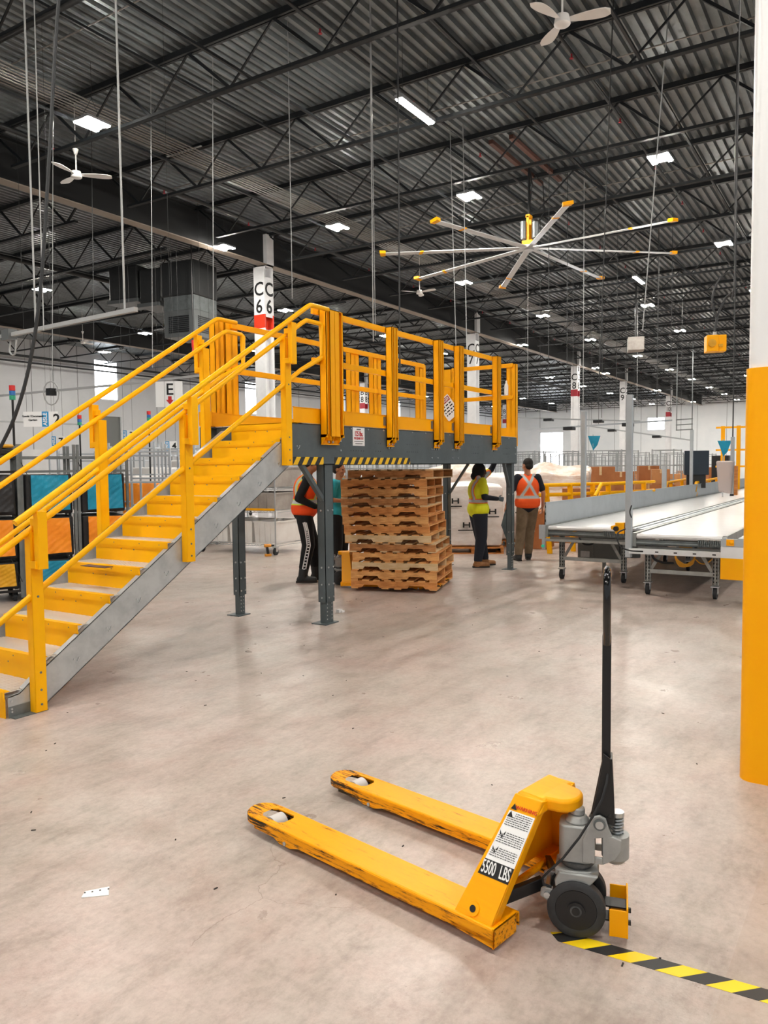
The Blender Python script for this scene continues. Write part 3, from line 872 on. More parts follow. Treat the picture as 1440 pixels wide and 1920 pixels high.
# labels on the outer face of the near leg
A = Vector(V(0.175, 0.012, 0.083)); B = Vector(V(0.015, 0.012, 0.083)); Cc = Vector(V(-0.052, 0.228, 0.468)); D = Vector(V(0.062, 0.228, 0.468))
nf = (B - A).cross(D - A).normalized()
if nf.y < 0: nf = -nf          # outward is +y (v negative)
def F(s, t, o=0.0015): return (A * (1 - t) + D * t) * (1 - s) + (B * (1 - t) + Cc * t) * s + nf * o
xd = (B - A).normalized(); yd = (D + Cc - A - B).normalized(); yd = (yd - xd * yd.dot(xd)).normalized()
def sticker(s0, s1, t0, t1, name, mt, o=0.0012):
    c = [F(s0, t0, o), F(s1, t0, o), F(s1, t1, o), F(s0, t1, o)]
    return MB().add(c + [p - nf * 0.002 for p in c], [(0, 1, 2, 3), (7, 6, 5, 4), (0, 4, 5, 1), (1, 5, 6, 2), (2, 6, 7, 3), (3, 7, 4, 0)]).build(name, mt, legs[0])
sticker(0.10, 0.97, 0.33, 0.455, 'capacity_label', 'letter_black')
sticker(0.10, 0.97, 0.455, 0.865, 'warning_label', 'sign_white')
text('capacity_lettering', '5500  LBS', 0.062, F(0.535, 0.392, 0.0022), xd, yd, 'letter_white', PT, sx=0.47, bold=0.0006)
text('warning_lettering', 'WARNING', 0.019, F(0.62, 0.9, 0.0022), xd, yd, 'paint_red', PT, sx=0.95)
tri = MB()
def trian(s, t, sz):
    p = F(s, t, 0.0026)
    tri.add([p - xd * sz - yd * sz * 0.8, p + xd * sz - yd * sz * 0.8, p + yd * sz], [(0, 1, 2)])
trian(0.2, 0.9, 0.012); trian(0.2, 0.835, 0.012)
rng = random.Random(3)
for blk, (ta, tb, ind) in enumerate(((0.72, 0.85, 0.3), (0.585, 0.69, 0.3), (0.475, 0.56, 0.3))):
    nl = int((tb - ta) / 0.0165)
    for i in range(nl):
        t = tb - i * 0.0165
        s = 0.15 if i >= 2 else 0.36
        while s < 0.9:
            L = rng.uniform(0.03, 0.1)
            e = min(0.92, s + L)
            a_, b_ = F(s, t, 0.0024), F(e, t, 0.0024)
            tri.add([a_ - yd * 0.0012, b_ - yd * 0.0012, b_ + yd * 0.0012, a_ + yd * 0.0012], [(0, 1, 2, 3)])
            s = e + 0.02
    for dx in ((-0.006, 0.0), (0.006, 0.002), (0, -0.008)) if blk else ():
        p = F(0.24, tb - 0.01, 0.0026) + xd * dx[0] + yd * dx[1]
        tri.add([p - xd * 0.004 - yd * 0.007, p + xd * 0.004 - yd * 0.007, p + yd * 0.008 + xd * dx[0]], [(0, 1, 2)])
tri.build('label_print', 'letter_black', legs[0])
p = F(0.42, 0.07, 0)
MB().cyl(p - nf * 0.01, p + nf * 0.006, 0.03, 0.024, n=24).build('pivot_boss', 'truck_yellow', legs[0], smooth=True)
MB().cyl(p - nf * 0.004, p + nf * 0.0075, 0.012, n=18).build('pivot_hole', 'letter_black', legs[0])
# push rods
MB().beam(V(-0.01, 0.30, 0.135), V(0.12, 0.13, 0.075), 0.026, 0.045).build('push_rod', 'black_steel', PT, bevel=0.003)
MB().beam(V(-0.01, 0.385, 0.135), V(0.12, 0.555, 0.075), 0.022, 0.035).build('push_rod', 'black_steel', PT, bevel=0.003)
MB().cyl(V(0.12, 0.02, 0.075), V(0.12, mir(0.02), 0.075), 0.014, n=12).build('torsion_bar', 'truck_yellow', PT, smooth=True)
# ---- steering head, built in its own turned frame (X' backwards, Y' along the axle)
TH = math.radians(206)
def st(o):
    o.location = (-0.125, -0.3425, 0); o.rotation_euler = (0, 0, TH); return o
for s in (-1, 1):
    w = MB(); n = 48
    prof = [(0.0, 0.018), (0.03, 0.018), (0.034, 0.012), (0.066, 0.012), (0.072, 0.02), (0.09, 0.022), (0.1, 0.017), (0.1, -0.017), (0.09, -0.022), (0.0, -0.018)]
    vs = []; fs = []
    for i in range(n):
        t = 2 * PI * i / n
        for r_, q in prof:
            vs.append((r_ * math.cos(t), s * 0.062 - q, 0.1 + r_ * math.sin(t)))
    k = len(prof)
    for i in range(n):
        for j in range(k - 1):
            fs.append((i * k + j, ((i + 1) % n) * k + j, ((i + 1) % n) * k + j + 1, i * k + j + 1))
    wo = st(w.add(vs, fs).build('steer_wheel', 'tyre_grey', PT, smooth=True))
    h = MB().cyl((0, s * 0.062 - 0.0195, 0.1), (0, s * 0.062 + 0.0195, 0.1), 0.07, n=36).cyl((0, s * 0.062 - 0.026, 0.1), (0, s * 0.062 + 0.026, 0.1), 0.03, n=30).cyl((0, s * 0.062 - 0.03, 0.1), (0, s * 0.062 + 0.03, 0.1), 0.014, n=20)
    hh = h.build('wheel_hub', 'rubber' if False else 'black_steel', wo, smooth=True)
    MB().cyl((0, s * 0.062 - 0.0275, 0.1), (0, s * 0.062 + 0.0275, 0.1), 0.02, n=24).build('hub_cap', 'hub_grey', wo, smooth=True)
st(MB().cyl((0, -0.09, 0.1), (0, 0.09, 0.1), 0.012, n=12).prism(rrect(-0.035, -0.036, 0.035, 0.036, 0.01), 0.1, 0.215).build('axle_block', 'black_steel', PT, bevel=0.004))
# lower casting with forward arms to the push rods
lc = MB().prism([(-0.075, -0.055), (-0.03, -0.066), (0.04, -0.055), (0.075, -0.03), (0.075, 0.03), (0.04, 0.055), (-0.03, 0.066), (-0.075, 0.055)], 0.205, 0.228)
for s in (-1, 1):
    # curved arm plate in the X'-z plane
    arm = [(0.075, 0.222), (0.05, 0.19), (-0.01, 0.145), (-0.06, 0.118), (-0.10, 0.112), (-0.125, 0.128), (-0.122, 0.152), (-0.1, 0.162), (-0.07, 0.158), (-0.075, 0.19), (-0.06, 0.225)]
    M = Matrix(((1, 0, 0, 0), (0, 0, 1, 0), (0, 1, 0, 0), (0, 0, 0, 1)))
    lc.prism(arm, s * 0.06 - 0.01, s * 0.06 + 0.01, M)
st(lc.build('lower_casting', 'cast_grey', PT, smooth=True, bevel=0.005))
st(MB().cyl((-0.1, -0.08, 0.138), (-0.1, 0.08, 0.138), 0.011, n=16).build('link_pin', 'bolt', PT, smooth=True))
st(MB().cyl((0, 0, 0.228), (0, 0, 0.24), 0.05, n=30).cyl((0, 0, 0.24), (0, 0, 0.252), 0.06, n=30).build('swivel_ring', 'hub_grey', PT, smooth=True))
pb = MB().prism(rrect(-0.062, -0.052, 0.055, 0.052, 0.03, 6), 0.252, 0.385).cyl((0, 0, 0.385), (0, 0, 0.41), 0.045, 0.03, n=24).cyl((0, 0, 0.41), (0, 0, 0.436), 0.026, n=20)
pump = st(pb.build('pump_body', 'cast_grey', PT, smooth=True, bevel=0.006))
M = Matrix(((1, 0, 0, 0), (0, 0, 1, 0), (0, 1, 0, 0), (0, 0, 0, 1)))
for s in (-1, 1):
    ear = [(0.03, 0.27), (0.09, 0.262), (0.13, 0.285), (0.15, 0.32), (0.15, 0.355), (0.12, 0.365), (0.108, 0.39), (0.098, 0.425), (0.078, 0.436), (0.056, 0.428), (0.045, 0.40), (0.02, 0.345)]
    e = MB()
    # ear ring with slot: outer ring split left and right of the slot
    e.prism([(0.02, 0.262), (0.062, 0.262), (0.062, 0.35), (0.058, 0.37), (0.045, 0.40), (0.02, 0.345)], s * 0.05 - 0.006, s * 0.05 + 0.006, M)
    e.prism([(0.088, 0.262), (0.13, 0.285), (0.15, 0.32), (0.15, 0.355), (0.12, 0.365), (0.088, 0.365)], s * 0.05 - 0.006, s * 0.05 + 0.006, M)
    e.prism([(0.062, 0.262), (0.088, 0.262), (0.088, 0.285), (0.062, 0.285)], s * 0.05 - 0.006, s * 0.05 + 0.006, M)
    e.prism([(0.058, 0.352), (0.12, 0.365), (0.108, 0.39), (0.098, 0.425), (0.078, 0.436), (0.056, 0.428), (0.045, 0.40)], s * 0.05 - 0.006, s * 0.05 + 0.006, M)
    st(e.build('pump_ear', 'cast_grey', PT, smooth=True, bevel=0.002))
st(MB().cyl((0.077, -0.064, 0.405), (0.077, 0.064, 0.405), 0.014, n=20).build('pivot_pin', 'bolt', PT, smooth=True))
st(MB().cyl((0.077, -0.06, 0.405), (0.077, -0.058, 0.405), 0.021, n=24).cyl((0.077, 0.058, 0.405), (0.077, 0.06, 0.405), 0.021, n=24).build('pin_washer', 'galv_dark', PT, smooth=True))
st(MB().cyl((0.13, 0, 0.262), (0.13, 0, 0.275), 0.035, 0.045, n=28).cyl((0.13, 0, 0.275), (0.13, 0, 0.355), 0.047, n=28).ell((0.13, 0, 0.262), 0.034, 0.034, 0.012, 20, 6).build('reservoir', 'cast_grey', PT, smooth=True))
sp = MB().cyl((0.135, 0, 0.355), (0.135, 0, 0.43), 0.014, n=20).cyl((0.135, 0, 0.42), (0.135, 0, 0.435), 0.024, n=20)
hel = [(0.135 + 0.021 * math.cos(i * 0.6), 0.021 * math.sin(i * 0.6), 0.357 + i * 0.00105) for i in range(58)]
sp.tube(hel, 0.0035, 6)
st(sp.build('pump_piston', 'bolt', PT, smooth=True))
# handle foot and shaft
hf = MB()
for s in (-1, 1):
    hf.prism([(0.045, 0.40), (0.128, 0.40), (0.125, 0.47), (0.112, 0.60), (0.112, 0.632), (0.088, 0.65), (0.082, 0.60)], s * 0.034 - 0.004, s * 0.034 + 0.004, M)
hf.prism([(0.12, 0.42), (0.128, 0.42), (0.118, 0.632), (0.11, 0.632)], -0.036, 0.036, M)
hf.cyl((0.112, -0.04, 0.43), (0.112, -0.036, 0.43), 0.008, n=12)
st(hf.build('handle_foot', 'black_steel', PT, bevel=0.002))
st(MB().prism(rrect(0.082, -0.018, 0.112, 0.018, 0.006), 0.44, 1.06).build('handle_shaft', 'black_steel', PT, smooth=True))
lp = []
hw = 0.062
for i in range(9): 
    t = PI * i / 8
    lp.append((0.097, -hw * math.cos(t), 1.225 + 0.062 * math.sin(t)))
path = [(0.097, -0.012, 1.03), (0.097, -0.03, 1.07), (0.097, -0.062, 1.12), (0.097, -hw, 1.17)] + lp + [(0.097, hw, 1.17), (0.097, 0.062, 1.12), (0.097, 0.03, 1.07), (0.097, 0.012, 1.03)]
hl = st(MB().tube(path, 0.0135, 12).build('handle_loop', 'black_gloss', PT, smooth=True))
st(MB().beam((0.097, -0.004, 1.04), (0.097, -0.004, 1.15), 0.012, 0.02).build('release_lever', 'black_gloss', PT, bevel=0.002))
cab = [(0.105, -0.02, 0.60), (0.1, -0.052, 0.555), (0.085, -0.07, 0.5), (0.055, -0.075, 0.44), (0.01, -0.078, 0.36), (-0.045, -0.08, 0.28), (-0.095, -0.082, 0.225), (-0.115, -0.08, 0.2), (-0.112, -0.075, 0.175), (-0.085, -0.07, 0.165)]
st(MB().tube(cab, 0.0042, 8).build('release_cable', 'rubber', PT, smooth=True))
bp = MB().prism([(0.168, -0.088), (0.174, -0.088), (0.174, 0.088), (0.168, 0.088)], 0.028, 0.135)
bp.box(0.112, -0.088, 0.03, 0.17, -0.082, 0.125).box(0.112, 0.082, 0.03, 0.17, 0.088, 0.125)
st(bp.build('foot_guard', 'safety_yellow', PT, bevel=0.002))
st(MB().box(0.03, -0.03, 0.05, 0.168, 0.03, 0.056).box(0.03, -0.03, 0.1, 0.168, 0.03, 0.106).box(0.11, -0.03, 0.05, 0.116, 0.03, 0.106).build('guard_bracket', 'black_steel', PT))
st(MB().cyl((0.174, -0.03, 0.1), (0.184, -0.03, 0.1), 0.009, n=6).cyl((0.174, -0.03, 0.055), (0.184, -0.03, 0.055), 0.009, n=6).build('bolt', 'black_steel', PT))

# hazard tape on the floor
hazard_mat('hazard_floor', (0, 1.0), (1, 1.0), 0.146)
def tapex(y): return 2.521 - 0.05 * (y - 0.902)
ox, oy = 2.53, 0.805
poly = [(tapex(-0.9) - ox, -0.9 - oy), (tapex(-0.9) + 0.076 - ox, -0.9 - oy), (2.588 - ox, 0.895 - oy), (2.558 - ox, 0.943 - oy), (2.521 - ox, 0.902 - oy)]
tag(MB().prism(poly, 0.0004, 0.0012).build('hazard_tape', 'hazard_floor', loc=(ox, oy, 0)), 'black and yellow striped floor tape leaving the near wheel of the pallet truck', 'floor tape')
# paper scrap
sc = [(1.829, 2.562), (1.897, 2.485), (1.939, 2.535), (1.866, 2.587)]
sc = thing('paper_scrap', 'white paper scrap with small black squares on the floor at the lower left', 'paper scrap', (1.88, 2.54, 0))
MB().prism([(-0.051, 0.022), (0.017, -0.055), (0.059, -0.005), (-0.014, 0.047)], 0.0005, 0.0025).build('paper', 'sign_white', sc)
q = MB()
for x_, y_ in ((-0.023, 0.04), (-0.003, 0.021), (0.02, 0.004), (0.043, -0.016)):
    q.prism([(x_ - 0.004, y_ - 0.003), (x_ + 0.001, y_ - 0.007), (x_ + 0.006, y_ - 0.001), (x_ + 0.001, y_ + 0.003)], 0.0026, 0.0032)
q.build('printed_squares', 'letter_black', sc)
rng = random.Random(11)
db = MB()
for i in range(46):
    x_, y_ = rng.uniform(1.6, 8), rng.uniform(0.5, 5.5)
    a_ = rng.uniform(0, PI); L = rng.uniform(0.006, 0.022)
    db.beam((x_, y_, 0.002), (x_ + L * math.cos(a_), y_ + L * math.sin(a_), 0.002), 0.005, 0.003)
tag(db.build('floor_debris', 'sole'), 'scattered tiny dark chips of debris on the concrete floor', 'debris', kind='stuff')
tag(MB().box(-0.03, -0.02, 0, 0.03, 0.02, 0.035).box(0, -0.04, 0, 0.05, 0, 0.02).build('crumpled_paper', 'sign_white', loc=(7.15, 5.15, 0)), 'small crumpled white paper on the floor right of the front platform leg', 'paper')
# ================================================================ STAIRCASE
SC = thing('metal_staircase', 'yellow and galvanised metal stairs with twelve perforated treads climbing to the platform', 'staircase', (2.95, 4.86, 0))
ox, oy = 2.95, 4.86
YF = 5.86           # far stringer outer face
RUN, RISE = 0.288, 0.175
def stringer(y, s):
    """s=+1: channel opens towards +Y (near stringer), -1: towards -Y"""
    out = [(2.967, 0.0), (2.967, 0.142), (3.05, 0.15), (3.173, 0.24), (6.06, 2.04), (6.06, 1.74), (3.215, 0.0)]
    out = [(2.967, 0.0), (2.967, 0.142), (3.05, 0.15), (3.173, 0.242), (6.05, 2.045), (6.05, 1.735), (3.2, 0.0)]
    M = Matrix(((1, 0, 0, -ox), (0, 0, 1, y - oy), (0, 1, 0, 0), (0, 0, 0, 1)))
    m = MB().prism(out, 0, 0.006 * s, M)
    # top and bottom flanges
    for a, b in ((out[1], out[2]), (out[2], out[3]), (out[3], out[4]), (out[6], out[5])):
        d = Vector((b[0] - a[0], 0, b[1] - a[1])).normalized(); nn = Vector((-d.z, 0, d.x))
        k = -1 if a != out[6] else 1
        pa = Vector((a[0] - ox, y - oy, a[1])) ; pb = Vector((b[0] - ox, y - oy, b[1]))
        W_ = Vector((0, 0.052 * s, 0)); H_ = nn * 0.006 * k
        vs = [pa, pb, pb + W_, pa + W_, pa + H_, pb + H_, pb + W_ + H_, pa + W_ + H_]
        m.add(vs, [(0, 1, 2, 3), (7, 6, 5, 4), (0, 4, 5, 1), (1, 5, 6, 2), (2, 6, 7, 3), (3, 7, 4, 0)])
    o = m.build('stringer', 'galvanised', SC)
    # floor angle foot
    yy = y - oy
    f = MB().box(2.965 - ox, yy - 0.006 * s, 0.0, 3.22 - ox, yy, 0.075).box(2.975 - ox, min(yy, yy - 0.06 * s), 0.0, 3.22 - ox, max(yy, yy - 0.06 * s), 0.007)
    f.build('foot_angle', 'galv_dark', o)
    b = MB()
    for i in range(1, 12):
        cx = 2.95 + RUN * i - 0.10 - ox; cz = RISE * i + 0.0
        for dx, dz in ((-0.02, 0.01), (0.02, 0.012), (0, -0.014), (0.012, -0.002)):
            b.cyl((cx + dx + 0.07, yy, cz + dz - 0.07), (cx + dx + 0.07, yy - 0.006 * s, cz + dz - 0.07), 0.007, n=7)
    b.cyl((2.99 - ox, yy, 0.11), (2.99 - ox, yy - 0.007 * s, 0.11), 0.009, n=8)
    for z_ in (0.04, 0.06): b.cyl((2.985 - ox, yy - 0.006 * s, z_), (2.985 - ox, yy - 0.013 * s, z_), 0.007, n=8)
    b.build('stringer_bolts', 'bolt', o)
stringer(4.86, 1); stringer(YF, -1)
tr0 = None; rs0 = None
def mk_tread():
    t = MB().box(0, 0.012, -0.004, 0.284, 0.915, 0.0).build('tread', 'grip_tread', SC)
    n = MB().box(-0.012, 0.012, -0.045, 0.0, 0.915, 0.004).box(-0.012, 0.012, -0.002, 0.035, 0.915, 0.005)
    for y_ in (0.1, 0.34, 0.66, 0.9):
        n.cyl((-0.014, y_, -0.02), (-0.012, y_, -0.02), 0.005, n=7, mi=1)
    nn = n.build('nosing', ['stair_yellow', 'galv_dark'], t)
    return t
def mk_riser():
    r = MB().box(-0.002, 0.012, -0.18, 0.004, 0.915, -0.045).box(-0.009, 0.012, -0.058, 0.0, 0.915, -0.045)
    for y_ in (0.42, 0.58): r.cyl((-0.004, y_, -0.075), (-0.002, y_, -0.075), 0.006, n=7, mi=1)
    return r.build('riser', ['stair_yellow', 'galv_dark'], SC)
for i in range(1, 13):
    X = 2.95 + RUN * (i - 1) - ox; Z = RISE * i
    if i == 1:
        tr0 = mk_tread(); rs0 = mk_riser()
        tr0.location = (X, 0, Z); rs0.location = (X, 0, Z)
    elif i < 12:
        dup(tr0, loc=(X, 0, Z), parent=SC); dup(rs0, loc=(X, 0, Z), parent=SC)
    else:
        dup(rs0, loc=(X, 0, Z), parent=SC)
        MB().box(-0.012, 0.012, -0.045, 0.0, 0.915, 0.004).box(-0.012, 0.012, -0.002, 0.05, 0.915, 0.005).build('nosing', 'stair_yellow', SC, loc=(X, 0, Z))
# handrails: side +1 near (outside towards -Y), -1 far
def hz(X): return 1.307 + 0.6105 * (X - 2.985)
def rails(ym, s, start=2.985):
    """ym = plane of main posts; s = outward sign in Y"""
    yo = ym + s * 0.085
    P = lambda X, Y, Z: (X - ox, Y - oy, Z)
    kx = 6.16
    MB().tube([P(start, yo, hz(start)), P(kx - 0.05, yo, hz(kx - 0.05)), P(kx, yo, hz(kx) - 0.006), P(kx + 0.05, yo, hz(kx) - 0.002), P(6.45, yo, hz(kx) - 0.002)], 0.0235, 14).build('outer_handrail', 'stair_yellow', SC, smooth=True)
    l = []
    for X in (2.74, 4.5, 6.13): l.append(P(X, ym, hz(X) - 0.155))
    l += [P(6.2, ym, hz(6.18) - 0.15), P(6.43, ym, hz(6.18) - 0.15), P(6.455, ym, hz(6.18) - 0.17), P(6.455, ym, hz(6.18) - 0.46), P(6.44, ym, hz(6.18) - 0.49)]
    for X in (6.1, 4.5, 2.74): l.append(P(X, ym, hz(X) - 0.6))
    l += [P(2.71, ym, hz(2.71) - 0.56), P(2.71, ym, hz(2.71) - 0.2)]
    MB().tube(l, 0.0225, 14, closed=True).build('loop_rail', 'stair_yellow', SC, smooth=True)
    for i, X in enumerate((3.165, 4.57, 5.87)):
        base = 0.61 * (X - 3.2) + 0.045 if i else 0.005
        w_ = 0.088
        pz = hz(X) - 0.18
        m = MB().box(X - w_ / 2 - ox, ym - 0.032 - oy, base, X + w_ / 2 - ox, ym - 0.027 - oy, pz).box(X - w_ / 2 - ox, ym + 0.027 - oy, base, X + w_ / 2 - ox, ym + 0.032 - oy, pz).box(X - w_ / 2 - ox, ym - 0.032 - oy, base, X - w_ / 2 + 0.005 - ox, ym + 0.032 - oy, pz).box(X + w_ / 2 - 0.005 - ox, ym - 0.032 - oy, base, X + w_ / 2 - ox, ym + 0.032 - oy, pz)
        po = m.build('stair_post', 'stair_yellow', SC, bevel=0.003)
        b = MB()
        for z_ in (base + 0.05, base + 0.15, base + 0.27, hz(X) - 0.62):
            b.cyl((X - ox, ym + s * 0.032 - oy, z_), (X - ox, ym + s * 0.037 - oy, z_), 0.008, n=8)
        b.build('post_bolts', 'galv_dark', po)
        zt = hz(X) - 0.02; zb = hz(X) - 0.43
        MB().box(X - 0.035 - ox, yo - 0.026 - oy, zb, X + 0.035 - ox, yo + 0.026 - oy, zt - 0.02).box(X - 0.045 - ox, min(ym, yo) - oy, zb + 0.005, X - 0.02 - ox, max(ym, yo) - oy, zb + 0.055) \
            .box(X - 0.02 - ox, min(ym, yo) - oy, zt - 0.12, X + 0.01 - ox, max(ym, yo) - oy, zt - 0.07).build('offset_bracket', 'stair_yellow', SC, bevel=0.003)
rails(4.822, -1); rails(5.90, 1)
tag(MB().box(3.95, 5.1, 0.8785, 4.03, 5.4, 0.884).build('metal_strip', 'rust_steel'), 'dark flat strip of scrap lying on a middle stair tread', 'metal strip')

# ================================================================ PLATFORM
PF = thing('steel_platform', 'raised work platform with grey steel frame and yellow guard railings over the pallet stack', 'platform', (6.0, 4.857, 0))
ox, oy = 6.0, 4.857
XE, YE = 11.62, 6.12
P = lambda X, Y, Z: (X - ox, Y - oy, Z)
def bx(m, x0, y0, z0, x1, y1, z1, mi=0): return m.box(x0 - ox, y0 - oy, z0, x1 - ox, y1 - oy, z1, mi)
def chan(y, s, name='edge_beam'):
    m = MB()
    bx(m, 6.0, min(y, y + s * 0.007), 1.68, XE, max(y, y + s * 0.007), 2.09)
    for z_ in (1.68, 2.083): bx(m, 6.0, min(y, y + s * 0.08), z_, XE, max(y, y + s * 0.08), z_ + 0.007)
    return m.build(name, 'grey_paint', PF)
nb = chan(4.857, 1); chan(YE, -1)
for X, s in ((6.17, 1), (XE, -1)):
    m = MB(); bx(m, min(X, X + s * 0.007), 4.93, 1.68, max(X, X + s * 0.007), YE - 0.08, 2.09); bx(m, min(X, X + s * 0.07), 4.93, 1.68, max(X, X + s * 0.07), YE - 0.08, 1.687)
    m.build('end_beam', 'grey_paint', PF)
for X in (7.4, 8.8, 10.2):
    m = MB(); bx(m, X, 4.87, 1.8, X + 0.05, YE - 0.01, 2.07); m.build('cross_beam', 'grey_paint', PF)
m = MB(); bx(m, 6.16, 4.87, 2.092, XE, YE - 0.01, 2.1); dk = m.build('deck', 'grip_tread', PF)
# bolts on near beam
b = MB()
for X in (7.8, 8.9, 9.48, 10.7):
    for dx in (-0.09, -0.03, 0.03, 0.09) if 8.5 < X < 10 else (-0.03, 0.03):
        b.cyl(P(X + dx, 4.857, 1.87), P(X + dx, 4.845, 1.87), 0.009, n=8)
    if 8.5 < X < 10:
        for dx in (-0.08, 0.08): b.cyl(P(X + dx, 4.857, 1.76), P(X + dx, 4.847, 1.76), 0.009, n=8)
for X in (6.80, 11.55):
    for z_ in (1.83, 1.93): b.cyl(P(X, 4.857, z_), P(X, 4.845, z_), 0.011, n=8)
X = 7.0
while X < 11.5:
    b.cyl(P(X, 4.857, 2.07), P(X, 4.845, 2.07), 0.009, n=8); X += 0.33
b.build('beam_bolt', 'bolt', nb)
h = MB()
for X in (7.0, 7.15, 7.5, 8.2, 8.35, 10.0, 10.12, 11.1, 11.22):
    for dx in (0, 0.05, 0.1): h.cyl(P(X + dx, 4.857, 1.83), P(X + dx, 4.8562, 1.83), 0.006, n=7); h.cyl(P(X + dx, 4.857, 1.92), P(X + dx, 4.8562, 1.92), 0.005, n=7)
h.build('bolt_hole', 'letter_black', nb)
hazard_mat('hazard_beam', (0, 1.0), (2, -0.75), 0.14, yel='F2C21E')
m = MB(); bx(m, 6.69, 4.8555, 1.68, 8.27, 4.8568, 1.757); m.build('hazard_strip', 'hazard_beam', PF)
m = MB(); bx(m, 6.0, 4.8555, 1.68, 6.5, 4.8568, 1.757); m.build('hazard_strip', 'hazard_beam', PF)
# load sign
m = MB(); bx(m, 7.035, 4.853, 1.885, 7.265, 4.8565, 2.085); sg = m.build('load_sign', 'sign_white', PF, label='white load limit sign with red lettering')
text('sign_lettering', '125 lbs.', 0.078, P(7.15, 4.852, 2.015), (1, 0, 0), (0, 0, 1), 'letter_red', sg, sx=0.68, bold=0.0022)
text('sign_lettering', 'PER SQUARE FOOT', 0.034, P(7.15, 4.852, 1.966), (1, 0, 0), (0, 0, 1), 'letter_red', sg, sx=0.62, bold=0.0008)
m = MB(); bx(m, 7.06, 4.852, 1.93, 7.24, 4.8528, 1.936); bx(m, 7.08, 4.852, 1.905, 7.22, 4.8528, 1.912); bx(m, 7.11, 4.852, 2.06, 7.19, 4.8528, 2.07); m.build('sign_print', 'letter_black', sg)
# legs
def pleg(X, Y, lab=None, w=0.15, dY=0.1):
    m = MB(); t_ = 0.006
    z0, z1 = 0.23, 1.68
    for (a, b_, c_, d_) in ((X, Y, X + w, Y + t_), (X, Y + dY - t_, X + w, Y + dY), (X, Y, X + t_, Y + dY), (X + w - t_, Y, X + w, Y + dY)):
        bx(m, a, b_, z0, c_, d_, z1)
    L = m.build('platform_leg', 'grey_paint', PF)
    q = MB(); bx(q, X + 0.012, Y + 0.012, 0.0, X + w - 0.012, Y + dY - 0.012, 0.26); q.build('leg_extension', 'grey_paint', L)
    q = MB(); bx(q, X - 0.05, Y - 0.03, 0, X + w + 0.03, Y + dY + 0.06, 0.01); q.build('base_plate', 'grey_paint', L)
    q = MB()
    for z_ in (0.28, 0.42, 0.6, 1.2): q.cyl(P(X + w / 2 - 0.03, Y, z_), P(X + w / 2 - 0.03, Y - 0.008, z_), 0.01, n=8); q.cyl(P(X + w - 0.02, Y, z_), P(X + w - 0.02, Y - 0.008, z_), 0.01, n=8); q.cyl(P(X, Y + dY / 2, z_), P(X - 0.008, Y + dY / 2, z_), 0.01, n=8)
    for z_ in (0.05, 0.09, 0.13, 0.17, 0.21): q.cyl(P(X + w - 0.035, Y + 0.012, z_), P(X + w - 0.035, Y + 0.010, z_), 0.007, n=8); q.cyl(P(X + 0.035, Y + 0.012, z_), P(X + 0.035, Y + 0.010, z_), 0.007, n=8)
    q.build('leg_bolts', 'bolt', L)
    return L
pleg(6.52, 4.864); pleg(6.43, 6.0, w=0.11, dY=0.09); pleg(11.44, 4.87, w=0.11, dY=0.09); pleg(11.44, 6.0, w=0.11, dY=0.09)
def brace(a, b): MB().beam(P(*a), P(*b), 0.05, 0.03).build('brace', 'grey_paint', PF)
MB().beam(P(6.17, 4.9, 1.69), P(6.56, 4.9, 1.28), 0.05, 0.04).beam(P(6.56, 4.9, 1.28), P(6.6, 4.9, 1.1), 0.05, 0.04).build('brace', 'grey_paint', PF)
brace((11.25, 4.92, 1.69), (11.46, 4.92, 1.3)); brace((11.5, 6.0, 1.2), (11.5, 5.65, 1.69)); brace((6.52, 6.03, 1.15), (6.9, 6.03, 1.69))
